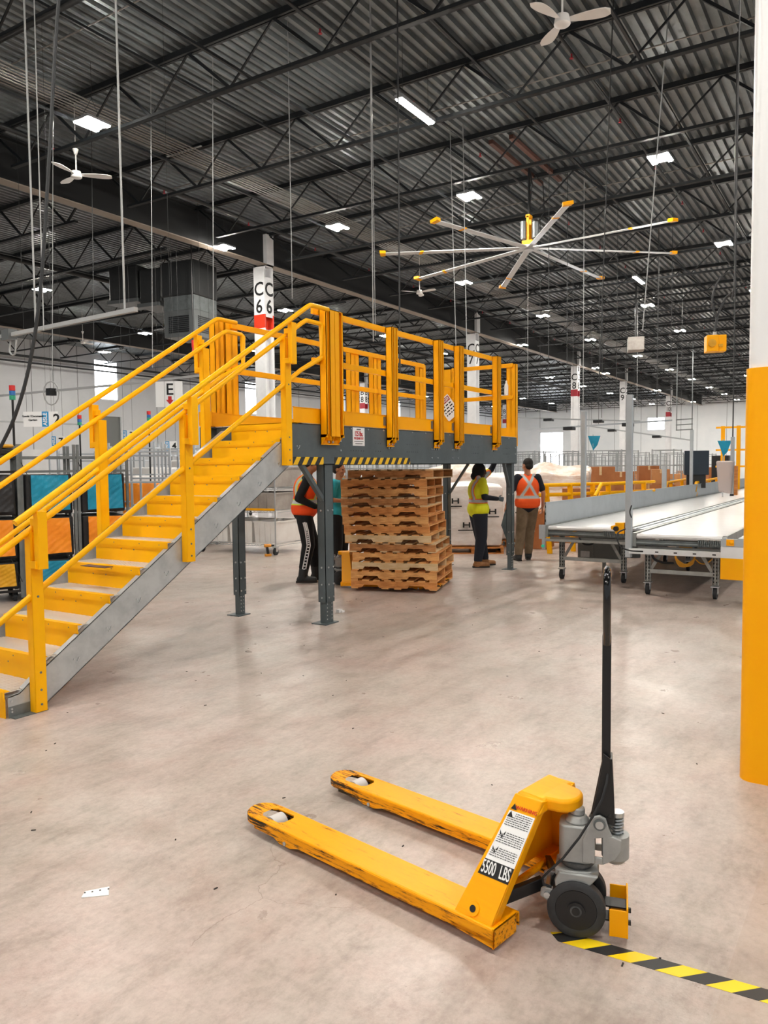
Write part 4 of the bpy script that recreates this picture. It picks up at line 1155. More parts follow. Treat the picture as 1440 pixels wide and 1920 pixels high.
# guard posts
def gpost(X, Y, ax, s, w=0.135, split=False):
    """double channel post on the outside; ax 'X': wide in X, outside towards s*Y"""
    m = MB()
    zb, zt = 1.885, 3.262
    dep = 0.085
    # local a along width, b outward
    def T(a0, b0, z0, a1, b1, z1):
        if ax == 'X': bx(m, X + a0, Y + min(s * b0, s * b1), z0, X + a1, Y + max(s * b0, s * b1), z1)
        else: bx(m, X + min(s * b0, s * b1), Y + a0, z0, X + max(s * b0, s * b1), Y + a1, z1)
    h = w / 2
    T(-h, 0.0, zb, h, 0.006, zt)                      # back plate
    T(-h, 0, 1.96, -h + 0.006, dep, zt); T(h - 0.006, 0, 1.96, h, dep, zt)
    if split:
        T(-0.085, 0, 1.93, -0.079, dep, zt); T(0.079, 0, 1.93, 0.085, dep, zt); T(-0.085, dep - 0.006, 1.97, -0.004, dep, zt); T(0.004, dep - 0.006, 1.97, 0.085, dep, zt)
        T(-h, dep - 0.006, 1.99, -h + 0.022, dep, zt); T(h - 0.022, dep - 0.006, 1.99, h, dep, zt)
    else:
        T(-0.012, 0, 1.93, -0.006, dep, zt); T(0.006, 0, 1.93, 0.012, dep, zt)
        T(-h, dep - 0.006, 1.99, -h + 0.022, dep, zt); T(-0.022, dep - 0.006, 1.99, 0.022, dep, zt); T(h - 0.022, dep - 0.006, 1.99, h, dep, zt)
    T(-h, 0, zt - 0.006, h, dep, zt)
    T(-h + 0.01, 0, zb, h - 0.01, 0.03, zb + 0.008)
    if ax == 'X':
        for q in (-h, h - 0.006, -0.012, 0.006):
            a_, b_ = X + q - ox, X + q + 0.006 - ox
            y0_ = Y - oy; y1_ = Y + s * dep - oy
            m.add([(a_, y0_, zb), (a_, y1_, 1.99), (a_, y0_, 1.99), (b_, y0_, zb), (b_, y1_, 1.99), (b_, y0_, 1.99)], [(0, 1, 2), (5, 4, 3), (0, 3, 4, 1), (1, 4, 5, 2), (2, 5, 3, 0)])
    o = m.build('guard_post', 'safety_yellow', PF)
    q = MB()
    for a in (-0.035, 0.035):
        if ax == 'X': q.cyl(P(X + a, Y + s * 0.006, 1.915), P(X + a, Y + s * 0.02, 1.915), 0.012, n=8)
        else: q.cyl(P(X + s * 0.006, Y + a, 1.915), P(X + s * 0.02, Y + a, 1.915), 0.012, n=8)
    q.build('post_bolts', 'bolt', o)
    return o
NX = (7.79, 8.93, 9.51, 10.74)
for X in NX: gpost(X, 4.850, 'X', -1)
gpost(6.60, 4.850, 'X', -1, w=0.30, split=True)
gpost(11.63, 4.96, 'Y', 1, w=0.16)
for X in (6.52, 8.95, 9.52, 10.85): gpost(X, YE + 0.005, 'X', 1, w=0.2)
gpost(6.33, YE + 0.005, 'X', 1, w=0.14)
gpost(11.63, 6.02, 'Y', 1, w=0.3)
# rails
def rail(a, b, name='guard_rail', w=0.035, h=0.062):
    MB().beam(P(*a), P(*b), w, h, side=(0, 1, 0) if abs(a[1] - b[1]) < 0.01 else (1, 0, 0)).build(name, 'safety_yellow', PF, bevel=0.004)
for z_ in (3.235, 2.735):
    for a, b_ in ((6.7, NX[0]), (NX[0], NX[1]), (NX[1], NX[2]), (NX[2], NX[3])):
        rail((a, 4.872, z_), (b_ , 4.872, z_))
    for a, b_ in ((6.5, 8.95), (8.95, 9.52), (9.52, 10.85)):
        rail((a, YE - 0.01, z_), (b_, YE - 0.01, z_))
    rail((11.61, 4.92, z_), (11.61, 6.0, z_))
    rail((5.98 + 0.38, 4.872, z_ + 0.0), (6.6, 4.872, z_))
def toe(a, b, name='toe_board'):
    m = MB(); bx(m, min(a[0], b[0]), min(a[1], b[1]), 2.1, max(a[0], b[0]), max(a[1], b[1]), 2.252)
    dx = 0.02
    if abs(a[1] - b[1]) < 0.02: bx(m, min(a[0], b[0]), a[1] - 0.006, 2.246, max(a[0], b[0]), a[1] + 0.014, 2.252)
    m.build(name, 'safety_yellow', PF)
for a, b_ in ((6.02, NX[0]), (NX[0], NX[1]), (NX[1], NX[2]), (NX[2], NX[3])):
    toe((a + 0.004, 4.860), (b_, 4.866))
toe((6.02, YE - 0.012), (10.95, YE - 0.006)); toe((11.6, 4.87), (11.606, 6.1)); toe((5.98, YE - 0.2), (5.986, YE - 0.01)); toe((6.0, YE - 0.09), (6.4, YE - 0.085))
m = MB()
for X in NX: bx(m, X - 0.12, 4.852, 2.13, X - 0.075, 4.860, 2.23)
m.build('toe_board_clip', 'galv_dark', PF)
# danger sign, tilted, tied to the end rail
dz = thing('danger_sign', 'tilted white DANGER sign with red heading tied to the far end rail', 'sign', (11.585, 6.06, 2.62))
dz.rotation_euler = (math.radians(-38), 0, 0)
MB().box(-0.004, -0.13, -0.19, 0.0, 0.13, 0.19).build('sign_plate', 'sign_white', dz)
MB().box(-0.0055, -0.12, 0.09, -0.004, 0.12, 0.17).build('heading_bar', 'dark_red', dz)
text('sign_lettering', 'DANGER', 0.075, (-0.0065, 0, 0.128), (0, -1, 0), (0, 0, 1), 'letter_white', dz, sx=0.75, bold=0.001)
m = MB(); rng = random.Random(5)
for r_ in range(4):
    s_ = -0.1
    while s_ < 0.08:
        L = rng.uniform(0.02, 0.06); m.box(-0.0055, s_, 0.04 - r_ * 0.05, -0.004, min(0.1, s_ + L), 0.06 - r_ * 0.05); s_ += L + 0.02
m.build('sign_print', 'letter_black', dz)
tag(MB().cyl((11.61, 5.03, 2.7675), (11.61, 5.03, 2.92), 0.032, n=16).cyl((11.61, 5.03, 2.92), (11.61, 5.03, 2.97), 0.032, 0.012, n=16).cyl((11.61, 5.03, 2.97), (11.61, 5.03, 3.0), 0.014, n=12).build('spray_bottle', 'tote_white', smooth=True), 'white plastic bottle standing on the middle end rail', 'bottle')
tag(MB().prism(rrect(-0.13, -0.32, 0.02, 0.1, 0.02), 0, 0.006).build('paper_sheet', 'sign_white', loc=(11.62, 5.4, 2.768)), 'white sheet of paper lying on the middle end rail', 'paper')
# ---------------------------------------------------------------- placing helper: pixel of the photograph + depth along the view -> point
def at(px, py, d):
    q = (r2 * (px - 720) - u2 * (py - 960) + fw * 1460.4) / 1460.4
    return Vector((0, 0, 1.65)) + q * d
def up2(v): return Vector((v.x, v.y, 0))
# ================================================================ PALLET STACK
def make_pallet(mats):
    t = thing('wooden_pallet', '', 'pallet', (0, 0, 0), 0, 'wooden pallets in the stack under the platform')
    H0 = 0.089
    st_ = [(0, 0), (0.15, 0), (0.15, 0)]
    prof = [(0, 0.016), (0.16, 0.016), (0.185, 0.052), (0.385, 0.052), (0.41, 0.016), (0.81, 0.016), (0.835, 0.052), (1.035, 0.052), (1.06, 0.016), (1.22, 0.016), (1.22, 0.105), (0, 0.105)]
    M = Matrix(((0, 0, 1, 0), (1, 0, 0, 0), (0, 1, 0, 0), (0, 0, 0, 1)))
    s0 = MB().prism(prof, 0, 0.038, M).build('stringer', mats[0], t)
    for x in (0.489, 0.978):
        q = s0.copy(); C.objects.link(q); q.parent = t; q.location.x = x
    b0 = MB().box(0, 0, 0.105, 1.016, 0.1, 0.1205).build('top_board', mats[1], t)
    for k in range(1, 8):
        q = b0.copy(); C.objects.link(q); q.parent = t; q.location.y = k * 0.16
    c0 = MB().box(0, 0, 0.0, 1.016, 0.1, 0.016).build('bottom_board', mats[1], t)
    for y in (0.5, 1.12, 0.68, 0.3):
        if y == 0.3: continue
        q = c0.copy(); C.objects.link(q); q.parent = t; q.location.y = y
    return t
PV = [make_pallet(m) for m in (('wood', 'wood_b'), ('wood_b', 'wood'), ('wood_c', 'wood_pale'), ('wood_pale', 'wood_b'))]
used = [False] * 4
cor = Vector((8.825, 4.79, 0))
e1 = Vector((-0.31, 0.951, 0)); e2 = Vector((0.951, 0.31, 0))
edge = [1105, 1105, 1112, 1118, 1090, 1052, 1040, 1030, 1022, 1020, 1015, 1015, 1075]
kind = [0, 1, 3, 1, 2, 3, 0, 1, 0, 2, 1, 0, 2]
words = ['bottom', 'second from the bottom', 'third from the bottom', 'fourth from the bottom', 'fifth from the bottom', 'sixth from the bottom', 'seventh, in the middle', 'seventh from the top, shifted left'.replace('seventh', 'sixth'), 'fifth from the top', 'fourth from the top', 'third from the top', 'second from the top', 'topmost, darker and turned a little']
rng = random.Random(4)
for i in range(13):
    k = kind[i]
    o = PV[k] if not used[k] else dup(PV[k])
    used[k] = True
    sh = (1110 - edge[i]) / 5.54 * 0.0078
    a = 18 + rng.uniform(-1.2, 1.2) + (-4 if i == 12 else 0)
    p = cor + e1 * sh + e2 * (0.04 * (i in (3, 4)) - 0.03 * (i in (7,)) + rng.uniform(-0.012, 0.012))
    o.scale = (1.17, 0.95, 1)
    o.location = (p.x, p.y, 0.04 + i * 0.1212)
    o.rotation_euler = (0, 0, math.radians(a))
    o['label'] = 'worn wooden pallet in the stack, ' + words[i]
    o['group'] = 'wooden pallets in the stack under the platform'
# second pallet truck under the stack
p = cor + e1 * 1.38 + e2 * 0.9
o2 = dup(PT, loc=(p.x, p.y, 0), rz=math.radians(-72), label='second yellow pallet truck, half hidden behind the wooden pallet stack')

# ================================================================ PEOPLE
def capsule(m, a, b, r0, r1, n=16):
    a = Vector(a); b = Vector(b)
    m.cyl(a, b, r0, r1, n=n)
    m.ell(a, r0, r0, r0, n, 8); m.ell(b, r1, r1, r1, n, 8)
def merged(m, name, mt, parent, vox=0.012, smooth=3, label=None):
    o = m.build(name, mt, parent, smooth=True, label=label)
    r = o.modifiers.new('merge', 'REMESH'); r.mode = 'VOXEL'; r.voxel_size = vox; r.use_smooth_shade = True
    s = o.modifiers.new('soft', 'SMOOTH'); s.iterations = smooth; s.factor = 0.5
    return o
def hand(m, w, d, side_v, curl, L=0.17):
    """palm from wrist w along d, fingers curling towards side 'curl', thumb on side_v"""
    d = Vector(d).normalized(); sv = Vector(side_v); sv = (sv - d * sv.dot(d)).normalized(); cu = Vector(curl); cu = (cu - d * cu.dot(d) - sv * cu.dot(sv)).normalized()
    w = Vector(w)
    for k in (-1.5, -0.5, 0.5, 1.5):
        capsule(m, w + sv * 0.012 * k * 0.6, w + d * 0.085 + sv * 0.02 * k, 0.016, 0.0125, 8)
    for k, ln in ((1.5, 0.068), (0.5, 0.078), (-0.5, 0.072), (-1.5, 0.056)):
        b0 = w + d * 0.085 + sv * 0.0205 * k
        d1 = (d + cu * 0.35).normalized(); d2 = (d * 0.7 + cu * 0.9).normalized(); d3 = (d * 0.25 + cu).normalized()
        b1 = b0 + d1 * ln * 0.45; b2 = b1 + d2 * ln * 0.32; b3 = b2 + d3 * ln * 0.25
        capsule(m, b0, b1, 0.0098, 0.0092, 8); capsule(m, b1, b2, 0.0092, 0.0085, 8); capsule(m, b2, b3, 0.0085, 0.0075, 8)
    t0 = w + d * 0.02 + sv * 0.02
    t1 = t0 + (d * 0.6 + sv * 0.8 + cu * 0.3).normalized() * 0.045; t2 = t1 + (d * 0.9 + sv * 0.25 + cu * 0.5).normalized() * 0.032; t3 = t2 + (d + cu * 0.5).normalized() * 0.024
    capsule(m, t0, t1, 0.014, 0.0115, 8); capsule(m, t1, t2, 0.0115, 0.0098, 8); capsule(m, t2, t3, 0.0098, 0.0085, 8)

def head(m, c, fwd, upv, s=1.0):
    fwd = Vector(fwd).normalized(); upv = Vector(upv).normalized(); lf = upv.cross(fwd).normalized(); fwd = lf.cross(upv)
    M = Matrix(((fwd.x, lf.x, upv.x, c[0]), (fwd.y, lf.y, upv.y, c[1]), (fwd.z, lf.z, upv.z, c[2]), (0, 0, 0, 1))) @ Matrix.Scale(s, 4)
    m.ell((-0.01, 0, 0.025), 0.095, 0.076, 0.092, 20, 12, M=M)        # cranium
    m.ell((0.02, 0, -0.035), 0.068, 0.06, 0.075, 18, 10, M=M)         # face and jaw
    m.ell((0.055, 0, -0.085), 0.03, 0.032, 0.026, 12, 8, M=M)         # chin
    m.ell((0.092, 0, -0.012), 0.018, 0.013, 0.026, 10, 6, M=M)        # nose bridge
    m.ell((0.1, 0, -0.03), 0.016, 0.016, 0.012, 10, 6, M=M)
    m.ell((0.082, 0, -0.062), 0.014, 0.024, 0.008, 10, 6, M=M)        # upper lip
    m.ell((0.08, 0, -0.073), 0.013, 0.02, 0.008, 10, 6, M=M)
    for s_ in (-1, 1):
        m.ell((0.078, s_ * 0.032, 0.022), 0.012, 0.024, 0.008, 10, 6, M=M)   # brow
        m.ell((0.06, s_ * 0.045, -0.03), 0.022, 0.018, 0.02, 10, 6, M=M)     # cheek
        m.ell((-0.008, s_ * 0.078, -0.012), 0.02, 0.01, 0.032, 10, 6, M=M)   # ear
    return M

def vest_mat(name, col, back_x, trim='D7E83A'):
    m = mat(name, col, 0.75, bump=0.35, bscale=11)
    nt = m.node_tree; b = nt.nodes['Principled BSDF']
    tc = nt.nodes.new('ShaderNodeTexCoord'); sp = nt.nodes.new('ShaderNodeSeparateXYZ')
    nt.links.new(tc.outputs['Object'], sp.inputs[0])
    X, Y, Z = sp.outputs
    ab = lambda v: math_node(nt, 'ABSOLUTE', v)
    def band(v, c, w): return math_node(nt, 'LESS_THAN', ab(math_node(nt, 'SUBTRACT', v, c)), w)
    zb = 1.105
    def stripes(w):
        horiz = band(Z, zb, w)
        above = math_node(nt, 'GREATER_THAN', Z, zb)
        front = math_node(nt, 'GREATER_THAN', X, 0.0)
        vert = math_node(nt, 'MULTIPLY', band(ab(Y), 0.11, w * 0.9), math_node(nt, 'MULTIPLY', front, above))
        d = math_node(nt, 'SUBTRACT', ab(Y), math_node(nt, 'MULTIPLY', ab(math_node(nt, 'SUBTRACT', Z, 1.33)), 0.62))
        xx = math_node(nt, 'MULTIPLY', math_node(nt, 'LESS_THAN', ab(d), w * 1.1), math_node(nt, 'MULTIPLY', math_node(nt, 'SUBTRACT', 1.0, front), above))
        if not back_x: xx = math_node(nt, 'MULTIPLY', band(ab(Y), 0.12, w * 0.9), math_node(nt, 'MULTIPLY', math_node(nt, 'SUBTRACT', 1.0, front), above))
        return math_node(nt, 'MINIMUM', math_node(nt, 'ADD', horiz, math_node(nt, 'ADD', vert, xx)), 1.0)
    m1 = nt.nodes.new('ShaderNodeMix'); m1.data_type = 'RGBA'
    nt.links.new(stripes(0.04), m1.inputs[0]); m1.inputs[6].default_value = lin(col); m1.inputs[7].default_value = lin(trim)
    m2 = nt.nodes.new('ShaderNodeMix'); m2.data_type = 'RGBA'
    nt.links.new(stripes(0.024), m2.inputs[0]); nt.links.new(m1.outputs[2], m2.inputs[6]); m2.inputs[7].default_value = lin('BFC3C6')
    nt.links.new(m2.outputs[2], b.inputs['Base Color'])
vest_mat('vest_orange', 'FF5210', False)
vest_mat('vest_orange_x', 'FF5A14', True, trim='FF7A3A')
vest_mat('shirt_lime', 'E6E51A', False, trim='FF6A2A')
mat('cloth_teal', '2AA5B5', 0.8, bump=0.3, bscale=14)
mat('trouser_stripe', 'F2F2F2', 0.7)

def person(name, label, loc, rz, J, skin, top, top_mat, trousers, boots, boot_h, sleeve=None, vest=None, vest_m=None, gloves=False, hood=False, scale=1.0, hairm='hair', torso_fat=1.0):
    """J: joints in local space, x forward, y left, z up"""
    t = thing(name, label, 'person', loc, rz)
    t.scale = (scale, scale, scale)
    hip, chest, neck, hc = Vector(J['hip']), Vector(J['chest']), Vector(J['neck']), Vector(J['head'])
    hf = Vector(J.get('headf', (1, 0, 0))); hu = (hc - neck).normalized()
    sh = {1: neck + Vector((0, 0.175, -0.06)), -1: neck + Vector((0, -0.175, -0.06))}
    if 'shl' in J: sh[1] = Vector(J['shl'])
    if 'shr' in J: sh[-1] = Vector(J['shr'])
    hp = {1: hip + Vector((0, 0.085, -0.03)), -1: hip + Vector((0, -0.085, -0.03))}
    el = {1: Vector(J['ell']), -1: Vector(J['elr'])}; wr = {1: Vector(J['wrl']), -1: Vector(J['wrr'])}
    kn = {1: Vector(J['knl']), -1: Vector(J['knr'])}; an = {1: Vector(J['anl']), -1: Vector(J['anr'])}
    tf = {1: Vector(J.get('toel', (1, 0.15, 0))), -1: Vector(J.get('toer', (1, -0.15, 0)))}
    b = MB()
    def torso(m, g, hipg=0.0, low=True):
        m.ell(chest, 0.115 * torso_fat + g, 0.165 * torso_fat + g, 0.2 + g, 20, 12)
        m.ell(chest.lerp(hip, 0.5), 0.105 * torso_fat + g, 0.145 * torso_fat + g, 0.17, 20, 10)
        if low: m.ell(hip + Vector((0, 0, 0.03 if g else 0)), 0.115 * torso_fat + g * 1.6, 0.16 * torso_fat + g * 1.6, 0.13 + g * 2, 20, 10)
        for s in (-1, 1): capsule(m, chest + Vector((0, s * 0.06, 0.13)), sh[s], 0.06 + g * 0.8, 0.05 + g * 0.8)
    torso(b, 0)
    capsule(b, chest + Vector((0, 0, 0.1)), hc - hu * 0.03, 0.06, 0.052)
    MH = head(b, hc, hf, hu)
    for s in (-1, 1):
        capsule(b, sh[s], el[s], 0.048, 0.038); capsule(b, el[s], wr[s], 0.038, 0.026)
        capsule(b, hp[s], kn[s], 0.085, 0.055); capsule(b, kn[s], an[s], 0.055, 0.037)
        capsule(b, an[s], an[s] + tf[s].normalized() * 0.13 - Vector((0, 0, 0.05)), 0.035, 0.03)
        d = (wr[s] - el[s]).normalized()
        if not gloves:
            hand(b, wr[s], J.get('hd%d' % s, d), J.get('th%d' % s, (1, 0, 0)), J.get('cu%d' % s, (0, -s, 0)))
    merged(b, 'body', skin, t, 0.0085, 2)
    # trousers
    m = MB()
    m.ell(hip + Vector((0, 0, 0.0)), 0.125 * torso_fat, 0.167 * torso_fat, 0.12, 20, 10)
    for s in (-1, 1):
        capsule(m, hp[s] + Vector((0, 0, -0.02)), kn[s], 0.102 * torso_fat, 0.084 * torso_fat ** 0.6)
        low = kn[s].lerp(an[s], 0.9 if boot_h < 0.2 else 0.72)
        capsule(m, kn[s], low, 0.084 * torso_fat ** 0.6, 0.072)
    tr = merged(m, 'trousers', trousers, t, 0.014, 2)
    if 'stripe' in J:
        s = J['stripe']
        q = MB()
        pts = [hp[s] + Vector((0, s * 0.122, -0.10)), hp[s].lerp(kn[s], 0.5) + Vector((0, s * 0.112, 0)), kn[s] + Vector((0, s * 0.098, 0)), kn[s].lerp(an[s], 0.75) + Vector((0, s * 0.088, 0))]
        for dx in (-0.022, 0.022):
            for a_, c_ in zip(pts, pts[1:]): q.beam(a_ + Vector((dx, 0, 0)), c_ + Vector((dx, 0, 0)), 0.004, 0.012)
        for i in range(24):
            f = i / 23
            g_ = min(f * 3, 2.999); a_ = pts[int(g_)].lerp(pts[int(g_) + 1], g_ - int(g_))
            q.beam(a_ + Vector((-0.012, 0, 0)), a_ + Vector((0.012, 0, 0)), 0.006, 0.014)
        q.build('side_stripe', 'trouser_stripe', tr)
    # upper garment
    m = MB(); torso(m, 0.02)
    for s in (-1, 1):
        if sleeve == 'short':
            capsule(m, sh[s], sh[s].lerp(el[s], 0.72), 0.068, 0.062)
        else:
            capsule(m, sh[s], el[s], 0.064, 0.056); capsule(m, el[s], el[s].lerp(wr[s], 0.93), 0.056, 0.04)
    if hood: capsule(m, neck + Vector((-0.05, 0.06, 0)), neck + Vector((-0.05, -0.06, 0)), 0.055, 0.055)
    merged(m, top, top_mat, t, 0.013, 2)
    if sleeve == 'under':
        pass
    if J.get('undersleeve'):
        m = MB()
        for s in (-1, 1): capsule(m, sh[s].lerp(el[s], 0.6), el[s], 0.052, 0.05); capsule(m, el[s], el[s].lerp(wr[s], 0.96), 0.05, 0.036)
        merged(m, 'under_sleeves', J['undersleeve'], t, 0.011, 2)
    if vest:
        m = MB()
        m.ell(chest + Vector((0, 0, -0.01)), 0.115 * torso_fat + 0.042, 0.165 * torso_fat + 0.034, 0.225, 20, 12)
        m.ell(chest.lerp(hip, 0.5), 0.115 * torso_fat + 0.035, 0.155 * torso_fat + 0.03, 0.2, 20, 10)
        mid = hip.lerp(chest, 0.22)
        m.ell(mid + Vector((0, 0, -0.01)), 0.115 * torso_fat + 0.055, 0.16 * torso_fat + 0.055, 0.17, 20, 10)
        m.ell(mid + Vector((0, 0, -0.05)), 0.115 * torso_fat + 0.05, 0.16 * torso_fat + 0.05, 0.1, 20, 10)
        for s in (-1, 1): capsule(m, chest + Vector((0, s * 0.05, 0.15)), sh[s].lerp(neck, 0.35) + Vector((0, 0, -0.01)), 0.075, 0.058)
        merged(m, 'safety_vest', vest_m, t, 0.013, 2)
    # boots
    for s in (-1, 1):
        f = tf[s].normalized(); a = Vector((an[s].x, an[s].y, an[s].z)); dz_ = a.z - 0.09
        m = MB(); g = Vector((0, 0, dz_))
        capsule(m, a + (kn[s] - a).normalized() * boot_h, a + Vector((0, 0, -0.03)), 0.072, 0.062)
        base = Vector((a.x, a.y, 0.045 + dz_))
        capsule(m, base - f * 0.035, base + f * 0.05, 0.048, 0.05); capsule(m, base + f * 0.05, base + f * 0.165 - Vector((0, 0, 0.004)), 0.05, 0.04)
        bo = merged(m, 'boot', boots, t, 0.011, 1)
        side = Vector((-f.y, f.x, 0))
        MB().prism([((base - f * 0.085 + side * 0.035).x, (base - f * 0.085 + side * 0.035).y), ((base - f * 0.085 - side * 0.035).x, (base - f * 0.085 - side * 0.035).y), ((base + f * 0.1 - side * 0.052).x, (base + f * 0.1 - side * 0.052).y), ((base + f * 0.19 - side * 0.03).x, (base + f * 0.19 - side * 0.03).y), ((base + f * 0.205).x, (base + f * 0.205).y), ((base + f * 0.19 + side * 0.03).x, (base + f * 0.19 + side * 0.03).y), ((base + f * 0.1 + side * 0.05).x, (base + f * 0.1 + side * 0.05).y)], dz_, 0.028 + dz_).build('boot_sole', 'sole', bo)
    if gloves:
        for s in (-1, 1):
            m = MB(); d = (wr[s] - el[s]).normalized()
            capsule(m, wr[s] - d * 0.03, wr[s], 0.036, 0.032)
            hand(m, wr[s], J.get('hd%d' % s, d), J.get('th%d' % s, (1, 0, 0)), J.get('cu%d' % s, (0, -s, 0)))
            merged(m, 'work_glove', 'glove', t, 0.009, 1)
    # hair cap
    m = MB()
    m.ell((-0.022, 0, 0.04), 0.098, 0.083, 0.09, 20, 12, M=MH)
    m.ell((-0.055, 0, -0.02), 0.062, 0.074, 0.06, 16, 10, M=MH)
    if hood: 
        m.ell((-0.035, 0, 0.0), 0.11, 0.1, 0.13, 20, 12, M=MH); m.ell((-0.06, 0, -0.1), 0.09, 0.1, 0.08, 20, 12, M=MH)
    merged(m, 'hood' if hood else 'hair', 'cloth_black' if hood else hairm, t, 0.01, 1)
    # eyes
    e = MB()
    for s in (-1, 1): e.ell((0.078, s * 0.031, 0.004), 0.009, 0.012, 0.007, 10, 6, M=MH)
    e.build('eyes', 'letter_black', t, smooth=True)
    return t
stand = dict(hip=(0, 0, 0.96), chest=(0, 0, 1.28), neck=(0, 0, 1.5), head=(0.02, 0, 1.65), ell=(-0.03, 0.25, 1.15), elr=(-0.03, -0.25, 1.15), wrl=(0.03, 0.27, 0.9), wrr=(0.03, -0.27, 0.9),
             knl=(0.03, 0.11, 0.52), knr=(0.03, -0.11, 0.52), anl=(0, 0.12, 0.09), anr=(0, -0.12, 0.09))
# worker 1: profile facing right, hand at the belly, seen behind the front leg
J1 = dict(stand, chest=(0.03, 0, 1.27), neck=(0.06, 0, 1.49), head=(0.12, 0, 1.63), headf=(1, 0, -0.35), elr=(-0.08, -0.26, 1.16), wrr=(0.16, -0.19, 1.04), ell=(0.02, 0.25, 1.17), wrl=(0.24, 0.16, 1.12),
          knr=(0.05, -0.11, 0.52), anr=(-0.04, -0.12, 0.09), knl=(0.12, 0.12, 0.52), anl=(0.16, 0.14, 0.09), stripe=-1, hd_1=(1, 0, 0))
J1['th-1'] = (0, 0, 1); J1['cu-1'] = (0, 1, -0.3); J1['th1'] = (0, 0, 1); J1['cu1'] = (0, -1, -0.3)
w1 = person('person', 'person in orange vest, black hoodie and striped black trousers, half behind the front platform leg', (8.88, 7.0, 0), math.radians(-50), J1, 'skin_a', 'hoodie', 'cloth_black', 'cloth_black', 'boot_black', 0.2, vest=True, vest_m='vest_orange', scale=1.05, torso_fat=1.15)
# worker 2: yellow shirt, arm reaching up
J2 = dict(stand, chest=(0.0, 0, 1.27), neck=(0.02, 0, 1.49), head=(0.04, 0, 1.6), headf=(1, 0, 0.45), elr=(0.02, -0.26, 1.17), wrr=(0.27, -0.2, 1.14), shl=(0.08, 0.16, 1.46), ell=(0.3, 0.2, 1.62), wrl=(0.42, 0.17, 1.86), hip=(0, 0, 0.94),
          knr=(0.02, -0.1, 0.5), anr=(-0.05, -0.11, 0.09), knl=(0.07, 0.11, 0.5), anl=(0.16, 0.13, 0.09), undersleeve='cloth_navy')
J2['th-1'] = (0, 0, 1); J2['cu-1'] = (0, 1, -0.3); J2['th1'] = (-1, 0, 0); J2['cu1'] = (0, -1, 0)
w2 = person('person', 'person in lime yellow shirt and navy trousers reaching up under the platform', (11.55, 5.50, 0), math.radians(-46), J2, 'skin_b', 'safety_shirt', 'shirt_lime', 'cloth_navy', 'boot_tan', 0.1, sleeve='short', gloves=True, hood=True, scale=0.98, torso_fat=1.3)
# worker 3: from behind, orange vest with X, khaki trousers
J3 = dict(stand, chest=(0.0, 0, 1.28), ell=(-0.02, 0.29, 1.18), wrl=(0.05, 0.36, 0.95), elr=(-0.03, -0.27, 1.17), wrr=(0.06, -0.28, 0.93), headf=(1, 0.5, -0.1),
          knl=(0.0, 0.12, 0.5), anl=(-0.06, 0.17, 0.09), knr=(0.1, -0.06, 0.52), anr=(0.12, -0.04, 0.09))
J3['th1'] = (1, 0, 0); J3['cu1'] = (0, -1, 0.1); J3['th-1'] = (1, 0, 0); J3['cu-1'] = (0, 1, 0.1)
w3 = person('person', 'person seen from behind, orange vest with silver X and khaki trousers', (12.75, 5.13, 0), math.radians(34), J3, 'skin_c', 'tshirt', 'cloth_navy', 'cloth_brown', 'boot_black', 0.12, sleeve='short', vest=True, vest_m='vest_orange_x', scale=1.0, torso_fat=1.08)
J4 = dict(stand, elr=(0.0, -0.26, 1.17), wrr=(0.25, -0.15, 1.15), headf=(1, 0, -0.3))
w4 = person('person', 'person in a teal shirt, mostly hidden between platform leg and pallet stack', (9.95, 7.15, 0), math.radians(-80), J4, 'skin_a', 'tshirt', 'cloth_teal', 'cloth_black', 'boot_black', 0.1, sleeve='short', scale=0.98)
# jacket held by worker 3
def sheet(name, pts, nx, ny, mt, th=0.012, amp=0.02, seed=0):
    """crumpled cloth between four corners"""
    rn = random.Random(seed)
    m = MB(); A, B, Cx, D = [Vector(p) for p in pts]
    nrm = (B - A).cross(D - A).normalized()
    ph = [rn.uniform(0, 6) for _ in range(4)]
    vs = []
    for off in (0, th):
        for i in range(nx + 1):
            for j in range(ny + 1):
                s, t = i / nx, j / ny
                p = (A * (1 - s) + B * s) * (1 - t) + (D * (1 - s) + Cx * s) * t
                w_ = amp * (math.sin(s * 9 + ph[0] + t * 3) * 0.4 + math.sin(t * 7 + ph[1] + s * 5) * 0.3 + abs(math.sin(s * 13 - t * 17 + ph[2])) * 0.35 + abs(math.sin(s * 21 + t * 11 + ph[3])) * 0.25)
                vs.append(p + nrm * (w_ + off))
    k = (nx + 1) * (ny + 1); fs = []
    for i in range(nx):
        for j in range(ny):
            a = i * (ny + 1) + j; b = a + ny + 1
            fs.append((a, b, b + 1, a + 1)); fs.append((k + a, k + a + 1, k + b + 1, k + b))
    for i in range(nx):
        a = i * (ny + 1); b = a + ny + 1
        fs.append((a, k + a, k + b, b)); fs.append((a + ny, b + ny, k + b + ny, k + a + ny))
    for j in range(ny):
        fs.append((j, j + 1, k + j + 1, k + j)); a = nx * (ny + 1) + j; fs.append((a, k + a, k + a + 1, a + 1))
    m.add(vs, fs)
    return m.build(name, mt, smooth=True)
D3 = 13.4
j = sheet('jacket', [at(948, 955, D3), at(962, 960, D3), at(950, 1012, D3), at(940, 985, D3)], 8, 12, 'grey_paint', amp=0.03, seed=2)
tag(j, 'dark grey jacket held by the person with the silver X vest', 'jacket')
